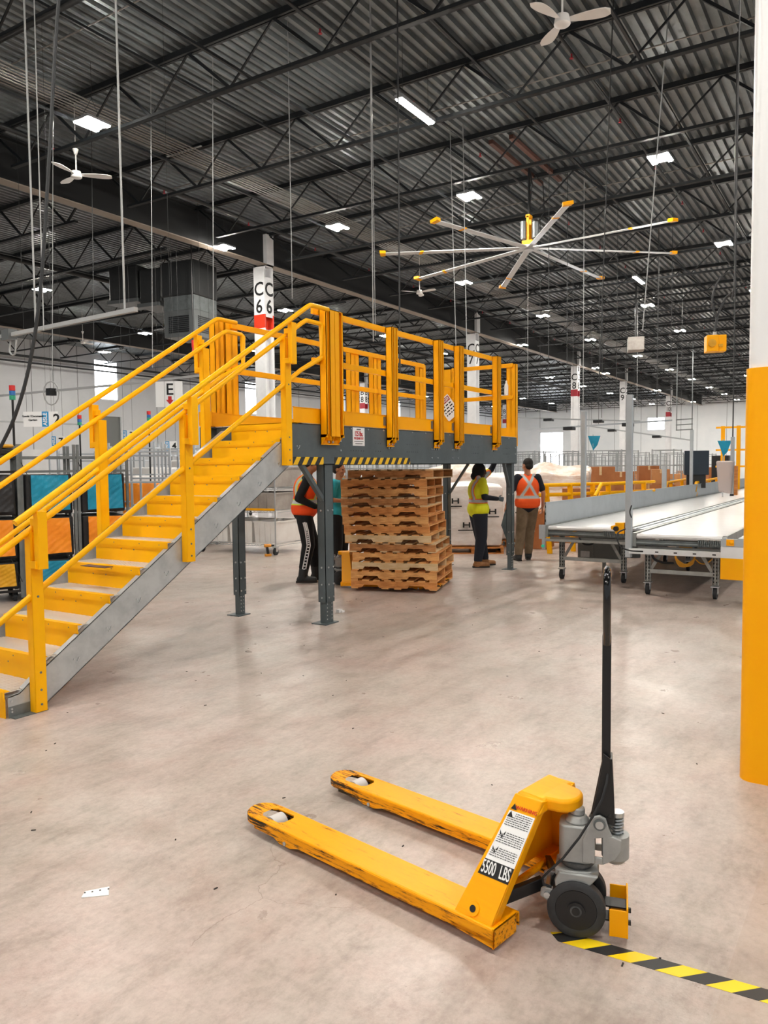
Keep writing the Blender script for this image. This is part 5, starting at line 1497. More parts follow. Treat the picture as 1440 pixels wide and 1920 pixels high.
# ================================================================ CONVEYORS
def caster(m_parent, X, Y, z1, r=0.07, lab=None):
    """swivel caster below height z1"""
    MB().cyl((X - 0.0, Y - 0.02, r), (X, Y + 0.02, r), r, n=24).build('caster_wheel', 'rubber', m_parent, smooth=True)
    MB().box(X - 0.03, Y - 0.032, r, X + 0.04, Y - 0.026, r * 2.1).box(X - 0.03, Y + 0.026, r, X + 0.04, Y + 0.032, r * 2.1).box(X - 0.05, Y - 0.045, r * 2.1, X + 0.05, Y + 0.045, r * 2.1 + 0.012) \
        .cyl((X, Y - 0.034, r), (X, Y + 0.034, r), 0.012, n=10).build('caster_fork', 'bolt', m_parent)
def conveyor(name, lab, X0, X1, Y0, Y1, zt, legX, seed, panel=None):
    t = thing(name, lab, 'conveyor', (X0, Y0, 0)); ox_, oy_ = X0, Y0
    L = X1 - X0; Wd = Y1 - Y0
    MB().prism([(0.03, zt - 0.06), (0.0, zt - 0.04), (0.0, zt - 0.02), (0.03, zt), (L, zt), (L, zt - 0.06)], 0.03, Wd - 0.03, Matrix(((1, 0, 0, 0), (0, 0, 1, 0), (0, 1, 0, 0), (0, 0, 0, 1)))).build('belt', 'conveyor_belt', t)
    MB().box(0.02, -0.03, zt - 0.16, L, 0.02, zt + 0.012).box(0.02, Wd - 0.02, zt - 0.16, L, Wd + 0.03, zt + 0.012).build('side_rail', 'steel_strut', t)
    # finger slats below the front edge
    q = MB()
    y = 0.03
    while y < Wd * 0.28:
        q.tube([(0.02, y, zt - 0.05), (-0.006, y, zt - 0.085), (0.01, y, zt - 0.125)], 0.007, 6); y += 0.024
    q.cyl((0.03, 0.02, zt - 0.11), (0.03, Wd - 0.02, zt - 0.11), 0.022, n=12).box(0.04, 0.02, zt - 0.14, 0.09, Wd - 0.02, zt - 0.075)
    q.build('nose_fingers', 'galv_dark', t)
    MB().box(0.1, 0.02, zt - 0.2, 0.14, Wd - 0.02, zt - 0.16).box(0.0, -0.02, zt - 0.22, 0.06, Wd + 0.02, zt - 0.185).build('cross_strut', 'steel_strut', t)
    MB().box(0.3, Wd * 0.3, zt - 0.14, L, Wd * 0.7, zt - 0.08).build('belt_pan', 'motor_box', t)
    for i, (lx, far) in enumerate(legX):
        lx -= X0
        for y_ in (0.12, Wd - 0.14):
            m = MB().box(lx - 0.025, y_ - 0.035, 0.17, lx + 0.025, y_ - 0.03, zt - 0.1).box(lx - 0.025, y_ + 0.03, 0.17, lx + 0.025, y_ + 0.035, zt - 0.1).box(lx + 0.02, y_ - 0.035, 0.17, lx + 0.025, y_ + 0.035, zt - 0.1)
            z = 0.2
            while z < 0.5 and not far:
                m.box(lx - 0.0262, y_ - 0.024, z, lx - 0.0252, y_ - 0.01, z + 0.02, 1).box(lx - 0.0262, y_ + 0.01, z, lx - 0.0252, y_ + 0.024, z + 0.02, 1).box(lx - 0.01, y_ - 0.0362, z, lx + 0.006, y_ - 0.0352, z + 0.02, 1); z += 0.045
            m.box(lx - 0.02, y_ - 0.03, 0.17, lx + 0.02, y_ + 0.03, 0.175)
            m.box(lx - 0.019, y_ - 0.008, 0.17, lx - 0.018, y_ + 0.008, zt - 0.1)
            m.build('conveyor_leg', ['steel_strut', 'letter_black'], t)
            caster(t, lx, y_, 0.17)
        MB().beam((lx, 0.12, 0.3), (lx, Wd - 0.14, 0.3), 0.04, 0.05).beam((lx, 0.16, 0.33), (lx, 0.32, 0.6), 0.015, 0.04).beam((lx, Wd - 0.18, 0.33), (lx, Wd - 0.34, 0.6), 0.015, 0.04).build('leg_brace', 'steel_strut', t)
    return t
ca = conveyor('belt_conveyor', 'long white belt conveyor behind, with tall grey side panel on its left', 10.62, 38, 2.84, 3.99, 0.785, [(10.89, 0), (13.4, 0), (16, 1), (19, 1), (22, 1), (25, 1)], 1)
m = MB().box(0, 1.165, 0.79, 27.3, 1.175, 1.12).box(0, 1.155, 1.11, 27.3, 1.185, 1.12).box(0, 1.15, 0.79, 0.01, 1.175, 1.12)
pn = m.build('side_panel', 'conveyor_side', ca)
q = MB()
for z in (0.84, 0.94, 1.04): q.box(-0.001, 1.155, z, 0.0, 1.17, z + 0.035)
q.build('panel_slots', 'letter_black', pn)
cb = conveyor('belt_conveyor', 'nearer white belt conveyor on casters beside the yellow column', 9.95, 38, 1.52, 2.58, 0.775, [(10.1, 0), (12.6, 0), (15.2, 1), (18, 1)], 2)
tag(MB().box(10.6, 2.62, 0.76, 38, 2.80, 0.788).box(10.6, 2.70, 0.788, 38, 2.72, 0.80).build('divider_rail', 'conveyor_side'), 'grey divider rail between the two belt conveyors', 'rail')
# long slotted strut across the front of the near conveyor
m = MB().box(9.86, 1.50, 0.535, 9.90, 2.62, 0.60)
st_ = tag(m.build('slotted_strut', 'white_panel'), 'pale slotted steel strut across the front of the near conveyor', 'strut')
q = MB()
for i in range(5): q.box(9.858, 1.6 + i * 0.22, 0.56, 9.86, 1.64 + i * 0.22, 0.575)
q.build('strut_slot', 'letter_black', st_)
MB().box(9.9, 2.5, 0.56, 9.99, 2.53, 0.6).box(9.9, 1.56, 0.56, 9.99, 1.59, 0.6).build('strut_bracket', 'steel_strut', st_)
def post(X, Y, z0, z1, lab, w=0.075, ext=True):
    o = MB().box(-w / 2, -w / 2, z0, w / 2, w / 2, z1).build('upright_post', 'conveyor_side', loc=(X, Y, 0), bevel=0.006)
    return tag(o, lab, 'post', 'upright posts on the conveyors')
post(9.93, 2.64, 0.48, 2.52, 'tall pale post at the front corner between the two conveyors')
post(12.5, 4.06, 0.75, 2.52, 'tall pale post rising behind the conveyor side panel, leftmost of the posts')
post(21.2, 4.06, 0.75, 2.52, 'slim pale post at the conveyor panel in front of the black screen')
post(18.2, 4.06, 0.75, 1.6, 'short pale post at the conveyor panel, left of the black screen', w=0.09)
# emergency stop box with cable
e = thing('switch_box', 'yellow switch box on the front corner of the left conveyor', 'switch box', (9.93, 2.74, 0.84))
MB().box(-0.05, -0.05, -0.065, 0.05, 0.06, 0.075).prism([(0.06, -0.03), (0.12, -0.01), (0.12, 0.03), (0.06, 0.045)], -0.03, 0.03, Matrix(((0, 0, 1, 0), (1, 0, 0, 0), (0, 1, 0, 0), (0, 0, 0, 1)))).build('box', 'safety_yellow', e, bevel=0.006)
MB().cyl((-0.05, 0.04, 0.0), (-0.09, 0.045, 0.0), 0.03, n=16).build('button', 'letter_black', e)
D = 10.0
def cable(name, pts, r, mt, lab, parent=None, closed=False):
    o = MB().tube(pts, r, 7, closed=closed).build(name, mt, parent, smooth=True)
    if parent is None: tag(o, lab, 'cable')
    return o
def spline(pts, n=6):
    out = []
    P_ = [Vector(p) for p in pts]; P_ = [P_[0] * 2 - P_[1]] + P_ + [P_[-1] * 2 - P_[-2]]
    for i in range(1, len(P_) - 2):
        for k in range(n):
            t = k / n
            a_, b_, c_, d_ = P_[i - 1], P_[i], P_[i + 1], P_[i + 2]
            out.append(0.5 * (b_ * 2 + (c_ - a_) * t + (a_ * 2 - b_ * 5 + c_ * 4 - d_) * t * t + (b_ * 3 - a_ - c_ * 3 + d_) * t ** 3))
    out.append(P_[-2]); return out
cable('power_cable', spline([at(1172, 992, 9.35), at(1160, 998, 9.25), at(1157, 1008, 9.2), at(1163, 1024, 9.2), at(1180, 1032, 9.25), at(1205, 1034, 9.4)]), 0.009, 'rubber', 'black cable looping down from the yellow switch box')
cable('power_cable', spline([at(1184, 970, 9.5), at(1181, 960, 9.55), at(1184, 948, 9.6)]), 0.009, 'rubber', 'short black cable entering the switch box from the pale post')
cable('power_cable', spline([at(1222, 1034, 9.8), at(1226, 1047, 9.8), at(1240, 1054, 9.8), at(1262, 1056, 9.9)]), 0.016, 'rubber', 'black hose sagging under the near conveyor')
cable('power_cable', spline([at(1086, 1008, 10.9), at(1095, 1020, 10.9), at(1110, 1020, 10.9), at(1116, 1010, 10.9)]), 0.012, 'rubber', 'black cable sagging under the left conveyor')
# coiled yellow extension cord
pts = []
cc = at(1285, 1045, 9.75)
for i in range(72):
    a = i / 18 * 2 * PI
    R_ = 0.125 - 0.012 * (i / 72) + 0.006 * math.sin(i * 1.7)
    pts.append(cc - fw * (0.012 * math.sin(i * 0.3)) + rt * (R_ * math.cos(a) * 1.02) + Vector((0, 0, 1)) * (R_ * math.sin(a) * 1.0 + 0.01 * (i // 18)))
cable('extension_cord', pts, 0.009, 'cord_yellow', 'coiled yellow extension cord hanging from the conveyor strut')
cable('extension_cord', spline([at(1303, 1048, 9.75), at(1315, 1057, 9.7), at(1328, 1054, 9.7), at(1346, 1038, 9.8)]), 0.008, 'cord_yellow', 'yellow cord running from the coil to the right')
# motor cabinet below the left conveyor
mb_ = thing('motor_cabinet', 'grey motor cabinet mounted under the left conveyor', 'motor', up2(at(1133, 1030, 11.9)))
MB().box(-0.2, -0.28, 0.22, 0.25, 0.1, 0.6).box(-0.2, 0.1, 0.22, 0.2, 0.35, 0.6).build('cabinet', 'motor_box', mb_, bevel=0.008)
MB().cyl((0, -0.42, 0.26), (0, -0.42, 0.58), 0.12, n=24).build('motor', 'motor_box', mb_, smooth=True)
MB().box(-0.21, 0.16, 0.25, -0.2, 0.3, 0.34).build('rating_plate', 'galvanised', mb_)
MB().box(-0.1, -0.1, 0.6, 0.0, 0.1, 0.72).build('hanger', 'steel_strut', mb_)
MB().cyl((0, 0, 0), (0, 0, 0.22), 0.03, n=10).build('support_foot', 'steel_strut', mb_)
# sensor bracket with cyan light at the front left corner
sb = thing('sensor_bracket', 'grey bracket with a cyan indicator light at the left conveyor corner', 'sensor', (10.6, 4.02, 0))
MB().box(-0.02, -0.02, 0.45, 0.02, 0.02, 0.8).box(-0.03, 0.02, 0.6, 0.0, 0.06, 0.8).build('bracket', 'conveyor_side', sb)
MB().cyl((-0.045, 0.0, 0.5), (-0.02, 0.0, 0.5), 0.022, n=16).build('indicator_light', 'cyan_lens', sb)
# yellow guard block next to the near column
gb = thing('guard_block', 'yellow and grey steel end guard between near conveyor and yellow column', 'machine guard', (9.55, 1.42, 0))
MB().box(0, -0.45, 0.325, 0.03, 0.08, 0.57).build('yellow_plate', 'safety_yellow', gb)
MB().box(0, -0.45, 0.57, 0.03, 0.08, 0.70).box(0.02, -0.45, 0.70, 0.35, 0.08, 0.71).build('grey_plate', 'white_panel', gb)
MB().box(0, -0.45, 0.705, 0.02, 0.08, 0.79).box(-0.005, 0.02, 0.70, 0.06, 0.06, 0.80).box(0.02, -0.45, 0.79, 0.5, -0.1, 0.80).build('channel', 'conveyor_side', gb)
MB().box(-0.012, -0.06, 0.715, 0.0, 0.02, 0.785).cyl((-0.03, -0.02, 0.75), (-0.01, -0.05, 0.75), 0.016, n=10).build('yellow_bracket', 'safety_yellow', gb)
MB().box(-0.012, -0.34, 0.36, 0.0, -0.3, 0.375).box(-0.012, -0.34, 0.43, 0.0, -0.3, 0.445).build('plate_bolts', 'letter_black', gb)
MB().box(0.02, -0.4, 0, 0.07, -0.35, 0.33).build('guard_leg', 'steel_strut', gb)
# clear document bin on a pale pole
cbn = thing('clear_bin', 'clear plastic bin hanging on a perforated pole left of the yellow column', 'bin', (9.6, 1.43, 0))
MB().prism([(-0.03, 1.33), (0.11, 1.30), (0.13, 1.68), (-0.06, 1.68)], -0.02, 0.09, Matrix(((0, 0, 1, 0), (-1, 0, 0, 0.08), (0, 1, 0, 0), (0, 0, 0, 1)))).build('bin_shell', 'plastic_clear', cbn, bevel=0.015)
MB().box(0.0, -0.05, 1.28, 0.03, -0.01, 1.95).box(0.0, -0.05, 1.28, 0.03, -0.01, 1.3).build('pole', 'conveyor_side', cbn)
MB().box(-0.02, -0.09, 1.29, 0.02, -0.055, 1.62).build('wooden_backing', 'wood', cbn)
MB().cyl((0.015, -0.03, 1.95), (0.015, -0.03, 9.1), 0.007, n=6).build('suspension_cable', 'wire_dark', cbn)
# ================================================================ BEYOND THE CONVEYORS
def wrapped_load(name, lab, px, py, d, w, dp, h, rz, mt='wrap', prints=False, lumpy=0.05, seed=0, base=True, z0=0.0, cat='wrapped pallet load'):
    p = at(px, py, d)
    t = thing(name, lab, cat, (p.x, p.y, z0), rz)
    rn = random.Random(seed)
    m = MB(); nx, ny, nz = 10, 10, 8
    def disp(x, y, z):
        a = 0.5 * math.sin(x * 5.1 + seed) + 0.5 * math.sin(y * 6.3 + z * 4 + seed * 2) + 0.3 * math.sin(z * 9 + x * 7)
        return a * lumpy
    vs = []; idx = {}
    def vid(i, j, k):
        if (i, j, k) in idx: return idx[(i, j, k)]
        x = (i / nx - 0.5) * w; y = (j / ny - 0.5) * dp; z = 0.14 + (h - 0.14) * k / nz
        dd = disp(x, y, z)
        ex = x / (w / 2); ey = y / (dp / 2)
        x += dd * (1 if abs(ex) > 0.95 else 0) * (1 if ex > 0 else -1)
        y += dd * (1 if abs(ey) > 0.95 else 0) * (1 if ey > 0 else -1)
        if k == nz: z += dd * 1.3 - 0.25 * lumpy * 6 * (max(abs(ex), abs(ey)) ** 3)
        idx[(i, j, k)] = len(vs); vs.append((x, y, z)); return idx[(i, j, k)]
    fs = []
    for i in range(nx):
        for j in range(ny):
            fs.append((vid(i, j, nz), vid(i + 1, j, nz), vid(i + 1, j + 1, nz), vid(i, j + 1, nz)))
            fs.append((vid(i, j, 0), vid(i, j + 1, 0), vid(i + 1, j + 1, 0), vid(i + 1, j, 0)))
    for k in range(nz):
        for i in range(nx):
            fs.append((vid(i, 0, k), vid(i + 1, 0, k), vid(i + 1, 0, k + 1), vid(i, 0, k + 1)))
            fs.append((vid(i, ny, k), vid(i, ny, k + 1), vid(i + 1, ny, k + 1), vid(i + 1, ny, k)))
        for j in range(ny):
            fs.append((vid(0, j, k), vid(0, j, k + 1), vid(0, j + 1, k + 1), vid(0, j + 1, k)))
            fs.append((vid(nx, j, k), vid(nx, j + 1, k), vid(nx, j + 1, k + 1), vid(nx, j, k + 1)))
    m.add(vs, fs)
    ld_ = m.build('wrapped_boxes', mt, t, smooth=True, sub=1)
    if base:
        MB().box(-w / 2, -dp / 2, 0.1, w / 2, dp / 2, 0.13).box(-w / 2, -dp / 2, 0, -w / 2 + 0.1, dp / 2, 0.02).box(w / 2 - 0.1, -dp / 2, 0, w / 2, dp / 2, 0.02).box(-w / 2, -dp / 2, 0.02, w / 2, -dp / 2 + 0.05, 0.1).box(-w / 2, -0.03, 0.02, w / 2, 0.03, 0.1).box(-w / 2, dp / 2 - 0.05, 0.02, w / 2, dp / 2, 0.1).build('pallet', 'wood', t)
    if prints:
        q = MB(); x_ = -w / 2 - lumpy - 0.012
        for yy, zz in ((dp * 0.3, 0.95), (dp * 0.12, 0.5), (-dp * 0.3, 0.75)):
            q.box(x_, yy - 0.09, zz, x_ + 0.01, yy - 0.06, zz + 0.1).box(x_, yy + 0.02, zz, x_ + 0.01, yy + 0.05, zz + 0.1).box(x_, yy - 0.06, zz + 0.04, x_ + 0.01, yy + 0.02, zz + 0.06).box(x_, yy - 0.14, zz - 0.06, x_ + 0.01, yy + 0.14, zz - 0.04)
        q.build('printed_marks', 'letter_black', ld_)
    return t
wrapped_load('wrapped_pallet', 'white shrink wrapped pallet behind the person in the lime shirt, left one', 884, 1020, 15.2, 1.15, 1.15, 1.32, 0.5, prints=True, seed=1, lumpy=0.025)
wrapped_load('wrapped_pallet', 'white shrink wrapped pallet left of the person with silver X vest', 949, 1015, 16.4, 1.1, 1.0, 1.5, 0.45, prints=True, seed=2, lumpy=0.03)
wrapped_load('wrapped_pallet', 'tall translucent wrapped pallet right of the person with silver X vest', 1042, 950, 18.3, 1.3, 1.5, 1.62, 0.3, mt='wrap_clear', lumpy=0.09, seed=3)
wrapped_load('wrapped_pallet', 'low white wrapped load behind the pallet stack, seen through the far legs', 860, 930, 19.5, 1.5, 1.3, 1.7, 0.2, mt='wrap_clear', lumpy=0.1, seed=4)
0 and wrapped_load('wrapped_bundle', 'pale crumpled plastic bundle lying past the conveyor, left of the black screen', 1298, 903, 23.3, 0.7, 0.8, 1.25, 0.2, mt='wrap', lumpy=0.12, seed=6, base=False, cat='bundle')
def carton(px, py, d, w, dp, h, rz, lab, mt='cardboard', z0=None, base=None):
    p = at(px, py, d)
    z = p.z if z0 is None else z0
    t = thing('cardboard_box', lab, 'box', (p.x, p.y, z), rz)
    MB().box(-w / 2, -dp / 2, 0, w / 2, dp / 2, h).build('carton', mt, t, bevel=0.01)
    MB().box(-w / 2 - 0.001, -0.03, h * 0.8, w / 2 + 0.001, 0.03, h + 0.002).build('tape', 'wrap', t)
    return t
def floorpt(px, d):
    p = at(px, 862, d); return p
def stack(px, d, items, rz, words, mt='cardboard'):
    """boxes piled from the floor"""
    z = 0
    for i, (w, dp, h, dx) in enumerate(items):
        p = at(px + dx, 862, d)
        t = thing('cardboard_box', words[i], 'box', (p.x, p.y, z), rz + 0.05 * i, 'cardboard boxes beyond the conveyor')
        MB().box(-w / 2, -dp / 2, 0, w / 2, dp / 2, h).build('carton', mt if i % 2 == 0 else 'cardboard_b', t, bevel=0.01)
        MB().box(-w / 2 - 0.001, -0.03, h * 0.75, w / 2 + 0.001, 0.03, h + 0.002).build('tape', 'wood_pale', t)
        z += h
stack(1122, 20.0, [(1.2, 1.2, 0.75, 0), (0.7, 0.72, 0.85, 0)], 0.4, ['large brown box below the tall box, left of the pale front post', 'tall upright brown box just left of the pale front post'])
stack(1090, 16.8, [(1.0, 1.1, 0.55, 0), (0.75, 0.8, 0.6, 0)], 0.3, ['brown box low behind the yellow rails, right of the wrapped load', 'brown box on top behind the leftmost pale post'])
stack(1006, 15.6, [(0.7, 0.6, 0.45, 0), (0.7, 0.6, 0.3, 2)], 0.2, ['brown box on the floor beside the conveyor corner', 'flattened brown box just right of the silver X vest'], 'cardboard_b')
stack(1238, 23.0, [(1.0, 0.9, 0.55, 0), (0.8, 0.7, 0.5, 4), (0.55, 0.5, 0.45, 0)], 0.2, ['lowest brown box beyond the panel, right of the pale front post', 'middle brown box beyond the panel, right of the pale front post', 'topmost brown box beyond the panel, right of the pale front post'])
stack(1160, 21.5, [(0.9, 0.9, 0.9, 0), (0.8, 0.7, 0.55, 2)], 0.3, ['brown box behind the dark hand truck frames, lower', 'brown box behind the dark hand truck frames, upper'])
stack(1215, 24.0, [(0.8, 0.8, 1.1, 0), (0.6, 0.6, 0.5, 0)], 0.3, ['brown box farther back, under the white carton', 'white carton on a brown box farther back'], 'cardboard')
stack(1345, 33.0, [(1.0, 1.0, 1.0, 0), (0.8, 0.8, 0.5, 0)], 0.3, ['brown box behind the clear bin, lower', 'brown box behind the clear bin, upper'])
# yellow guard rails beyond the panel
def ygate(a, b, z1, z2, lab, lean=0.1, n=2, hook=True):
    """low double-tube rail from point a to b (ground), tube heights z1<z2"""
    a = Vector((a.x, a.y, 0)); b = Vector((b.x, b.y, 0)); d = (b - a).normalized(); nrm = Vector((-d.y, d.x, 0))
    t = thing('yellow_rail', lab, 'guard rail', a, 0, 'yellow rails beyond the conveyor')
    L = (b - a).length
    def pt(s, z, o=0): return d * s + Vector((0, 0, z)) + nrm * o
    for z in (z1, z2):
        MB().tube([pt(-0.25 if hook else 0, z - (0.22 if hook else 0)), pt(0, z), pt(L, z)], 0.032, 10).build('rail_tube', 'stair_yellow', t, smooth=True)
    for i in range(n):
        s = (i + 0.35) / n * L
        MB().beam(pt(s + 0.1, 0.0), pt(s, z2), 0.09, 0.05).build('rail_post', 'stair_yellow', t)
    return t
ygate(at(1008, 862, 14.3), at(1138, 862, 15.3), 1.1, 1.28, 'long yellow double rail right of the person with silver X vest', n=3)
ygate(at(1128, 862, 14.8), at(1227, 862, 16.5), 1.1, 1.28, 'yellow double rail passing behind the front pale post', n=3)
ygate(at(1250, 862, 20.5), at(1290, 862, 26), 0.9, 1.15, 'short yellow rail left of the black screen', n=2)
ygate(at(1306, 862, 20.5), at(1352, 862, 28), 0.9, 1.15, 'short yellow rail right of the black screen', n=3)
# black screen
mn = thing('monitor_stand', 'large black screen cabinet standing beyond the conveyor panel', 'screen', up2(at(1306, 862, 20.9)), math.radians(17))
MB().box(-0.05, -0.31, 1.35, 0.02, 0.31, 2.0).build('screen', 'monitor', mn, bevel=0.01)
MB().box(0.02, -0.24, 1.0, 0.2, 0.24, 1.95).box(0.02, -0.05, 0, 0.12, 0.05, 1.0).box(-0.2, -0.3, 0, 0.3, 0.3, 0.03).build('stand', 'black_steel', mn)
# yellow frame platform at far right
fr = thing('railed_tower', 'tall yellow railed frame far behind the clear bin', 'guard frame', up2(at(1372, 862, 26)), 0)
for z in (1.55, 2.1, 2.85): MB().beam((0, 0.5, z), (0, -0.5, z), 0.06, 0.06).build('frame_rail', 'safety_yellow', fr)
for y in (0.28, -0.2): MB().beam((0, y, 0), (0, y, 2.9), 0.12, 0.08).build('frame_post', 'safety_yellow', fr)
tag(MB().box(-0.2, -0.3, 0, 0.2, 0.3, 1.95).build('dark_cabinet', 'black_steel', loc=up2(at(1352, 862, 29.5))), 'low black cabinet behind the clear bin', 'cabinet')
# yellow box hanging from the roof on black cables
yb = thing('hanging_box', 'yellow electrical box hanging from black cables left of the white column', 'electrical box', at(1340, 645, 12.5), math.radians(20))
MB().box(-0.12, -0.04, -0.13, 0.12, 0.14, 0.13).box(-0.1, -0.16, -0.13, 0.1, -0.04, 0.13).build('box', 'safety_yellow', yb, bevel=0.01)
MB().cyl((-0.12, 0.06, 0), (-0.14, 0.06, 0), 0.06, n=20).box(-0.125, -0.1, -0.06, -0.1, -0.04, -0.02).build('box_knob', 'bag_gold', yb)
MB().cyl((0, 0, 0.13), (0, 0, 0.19), 0.03, n=10).build('cable_gland', 'galvanised', yb)
q0 = at(1340, 645, 12.5); q0.z += 0.19
cable('power_cable', spline([q0, at(1346, 590, 12.5), at(1360, 560, 12.5), at(1372, 548, 12.4), at(1378, 520, 12.3), at(1380, 300, 12.3), at(1384, 60, 12.3)]), 0.018, 'wire_dark', 'thick black cable rising from the yellow hanging box to the roof')
cable('power_cable', spline([at(1346, 600, 12.5), at(1336, 575, 12.5), at(1338, 545, 12.5), at(1352, 520, 12.5), at(1370, 512, 12.4), at(1379, 530, 12.3), at(1372, 560, 12.4)]), 0.016, 'wire_dark', 'black cable loop above the yellow hanging box')
# hand-truck like cart frames and wire carts, rows in the background
mat('wire_pale', '9DA2A5', 0.4, metal=0.2)
OCC = []
def free(x, y, r):
    for a, b, c in OCC:
        if (a - x) ** 2 + (b - y) ** 2 < (r + c) ** 2: return False
    OCC.append((x, y, r)); return True
for o_ in list(C.objects):
    if o_.parent is None and o_.get('category') in ('box', 'wrapped pallet load', 'bundle', 'screen', 'guard frame', 'cabinet'): OCC.append((o_.location.x, o_.location.y, 0.9))
for o_ in list(C.objects):
    if o_.name.startswith('yellow_rail') :
        for k_ in (0.0, 1.2, 2.4): OCC.append((o_.location.x + k_ * 0.9, o_.location.y + k_ * 0.1, 0.5))
for a_, b_ in ((110, 17), (165, 18), (238, 17), (260, 15), (305, 16), (350, 18), (200, 23), (20, 20), (400, 20), (283, 17.2), (262, 19), (330, 21), (392, 22.5)): OCC.append((at(a_, 862, b_).x + 0.2, at(a_, 862, b_).y + 0.2, 1.0))
for k_ in range(24): OCC.append((10.5 + k_ * 1.2, 2.8, 1.6))
def make_cart():
    t = thing('wire_cart', '', 'cart', (0, 0, 0), 0, 'metal wire carts in the background rows')
    m = MB()
    for x in (-0.35, 0.35):
        for y in (-0.6, 0.6): m.beam((x, y, 0.14), (x, y, 2.15), 0.035, 0.035)
    for z in (0.2, 1.1, 1.6, 2.12):
        m.beam((-0.35, -0.6, z), (-0.35, 0.6, z), 0.025, 0.025).beam((0.35, -0.6, z), (0.35, 0.6, z), 0.025, 0.025).beam((-0.35, -0.6, z), (0.35, -0.6, z), 0.025, 0.025).beam((-0.35, 0.6, z), (0.35, 0.6, z), 0.025, 0.025)
    m.build('cart_frame', 'wire_pale', t)
    m = MB()
    for i in range(5):
        y = -0.4 + i * 0.2; m.beam((0.35, y, 0.2), (0.35, y, 2.12), 0.012, 0.012)
    for i in range(5): m.beam((0.35, -0.6, 0.4 + i * 0.35), (0.35, 0.6, 0.4 + i * 0.35), 0.012, 0.012)
    m.build('wire_side', 'wire_pale', t)
    MB().box(-0.35, -0.6, 0.17, 0.35, 0.6, 0.2).build('cart_base', 'galv_dark', t)
    w = MB()
    for x in (-0.3, 0.3):
        for y in (-0.5, 0.5): w.cyl((x, y - 0.02, 0.065), (x, y + 0.02, 0.065), 0.065, n=12)
    for x in (-0.3, 0.3):
        for y in (-0.5, 0.5): w.box(x - 0.02, y - 0.03, 0.065, x + 0.02, y + 0.03, 0.17)
    w.build('cart_casters', 'rubber', t)
    return t
c0 = make_cart(); first = True
rng = random.Random(21)
for d, xs in ((27, range(985, 1300, 30)), (33, range(975, 1320, 26)), (40, range(960, 1330, 22)), (50, range(940, 1345, 19)), (27, range(640, 870, 34)), (36, range(620, 860, 28)), (22, range(230, 420, 36)), (28, range(225, 470, 30))):
    for x in xs:
        p = at(x + rng.uniform(-5, 5), 862, d + rng.uniform(-0.8, 0.8))
        if abs(p.y - 16.7) < 0.9 or not free(p.x, p.y, 0.64): continue
        o = c0 if first else dup(c0)
        first = False
        o.location = (p.x, p.y, 0); o.rotation_euler = (0, 0, rng.choice((0, 0.05, -0.08, PI / 2)))
        side = 'right of the platform' if x > 900 else ('seen under and through the platform' if x > 500 else 'seen through the stair railings')
        rw = {27: 'nearest', 33: 'second', 40: 'third', 50: 'farthest', 36: 'second', 22: 'nearest', 28: 'second'}[d]
        o['label'] = 'metal wire cart in the %s background row, %s' % (rw, side)
        o['group'] = 'wire carts, %s row %s' % (rw, side)
# boxes carried in the background carts
b0 = None
for i in range(20):
    d = rng.choice((26, 31, 38, 46)); x = rng.choice([rng.uniform(990, 1320), rng.uniform(1130, 1320), rng.uniform(640, 850)])
    p = at(x, 862, d)
    if abs(p.y - 16.7) < 1.2 or not free(p.x, p.y, 0.55): continue
    if b0 is None:
        b0 = tag(MB().box(-0.4, -0.4, 0, 0.4, 0.4, 1.25).build('cardboard_box', 'cardboard', bevel=0.01), 'brown bulk box standing among the background carts', 'box', 'bulk boxes among the background carts'); q = b0
    else: q = dup(b0)
    q.location = (p.x, p.y, 0); q.rotation_euler = (0, 0, rng.uniform(0, 1.5))
# overhead busway rails in the background (thin horizontal conduits)
for i, (a, b, d1, d2, lab) in enumerate([((965, 783), (1200, 790), 30, 26, 'upper'), ((985, 806), (1260, 788), 24, 24, 'lower'), ((1090, 797), (1300, 826), 34, 30, 'right')]):
    p, q = at(a[0], a[1], d1), at(b[0], b[1], d2)
    r = thing('busway', 'thin hanging power rail above the background carts, %s one' % lab, 'power rail', p)
    MB().beam((0, 0, 0), q - p, 0.04, 0.05).build('rail', 'wire_chrome', r)
    m = MB()
    for f in (0.1, 0.5, 0.9):
        s = (q - p) * f; m.cyl(s, s + Vector((0, 0, 9.1 - (p + s).z)), 0.006, n=4)
    m.build('suspension_wires', 'wire_dark', r)
    for f in (0.3, 0.7):
        s = (q - p) * f; MB().box(s.x - 0.15, s.y - 0.15, s.z - 0.1, s.x + 0.15, s.y + 0.15, s.z).build('tap_box', 'black_steel', r)
# yellow cordless drills on the floor
def drill(p, rz, lab):
    t = thing('cordless_drill', lab, 'drill', p, rz)
    MB().box(-0.06, -0.035, 0, 0.06, 0.035, 0.045).cyl((-0.07, 0, 0.2), (0.06, 0, 0.2), 0.032, n=14).build('drill_body', 'drill_yellow', t, bevel=0.006)
    MB().beam((0.0, 0, 0.04), (-0.02, 0, 0.19), 0.035, 0.045).cyl((0.06, 0, 0.2), (0.12, 0, 0.2), 0.024, 0.014, n=12).build('grip_and_chuck', 'black_steel', t)
drill((11.1, 9.62, 0), -0.6, 'yellow cordless drill on the floor before the tote cart under the stairs')
drill((13.6, 6.04, 0), -0.6, 'yellow cordless drill on the floor beside the wrapped pallets')
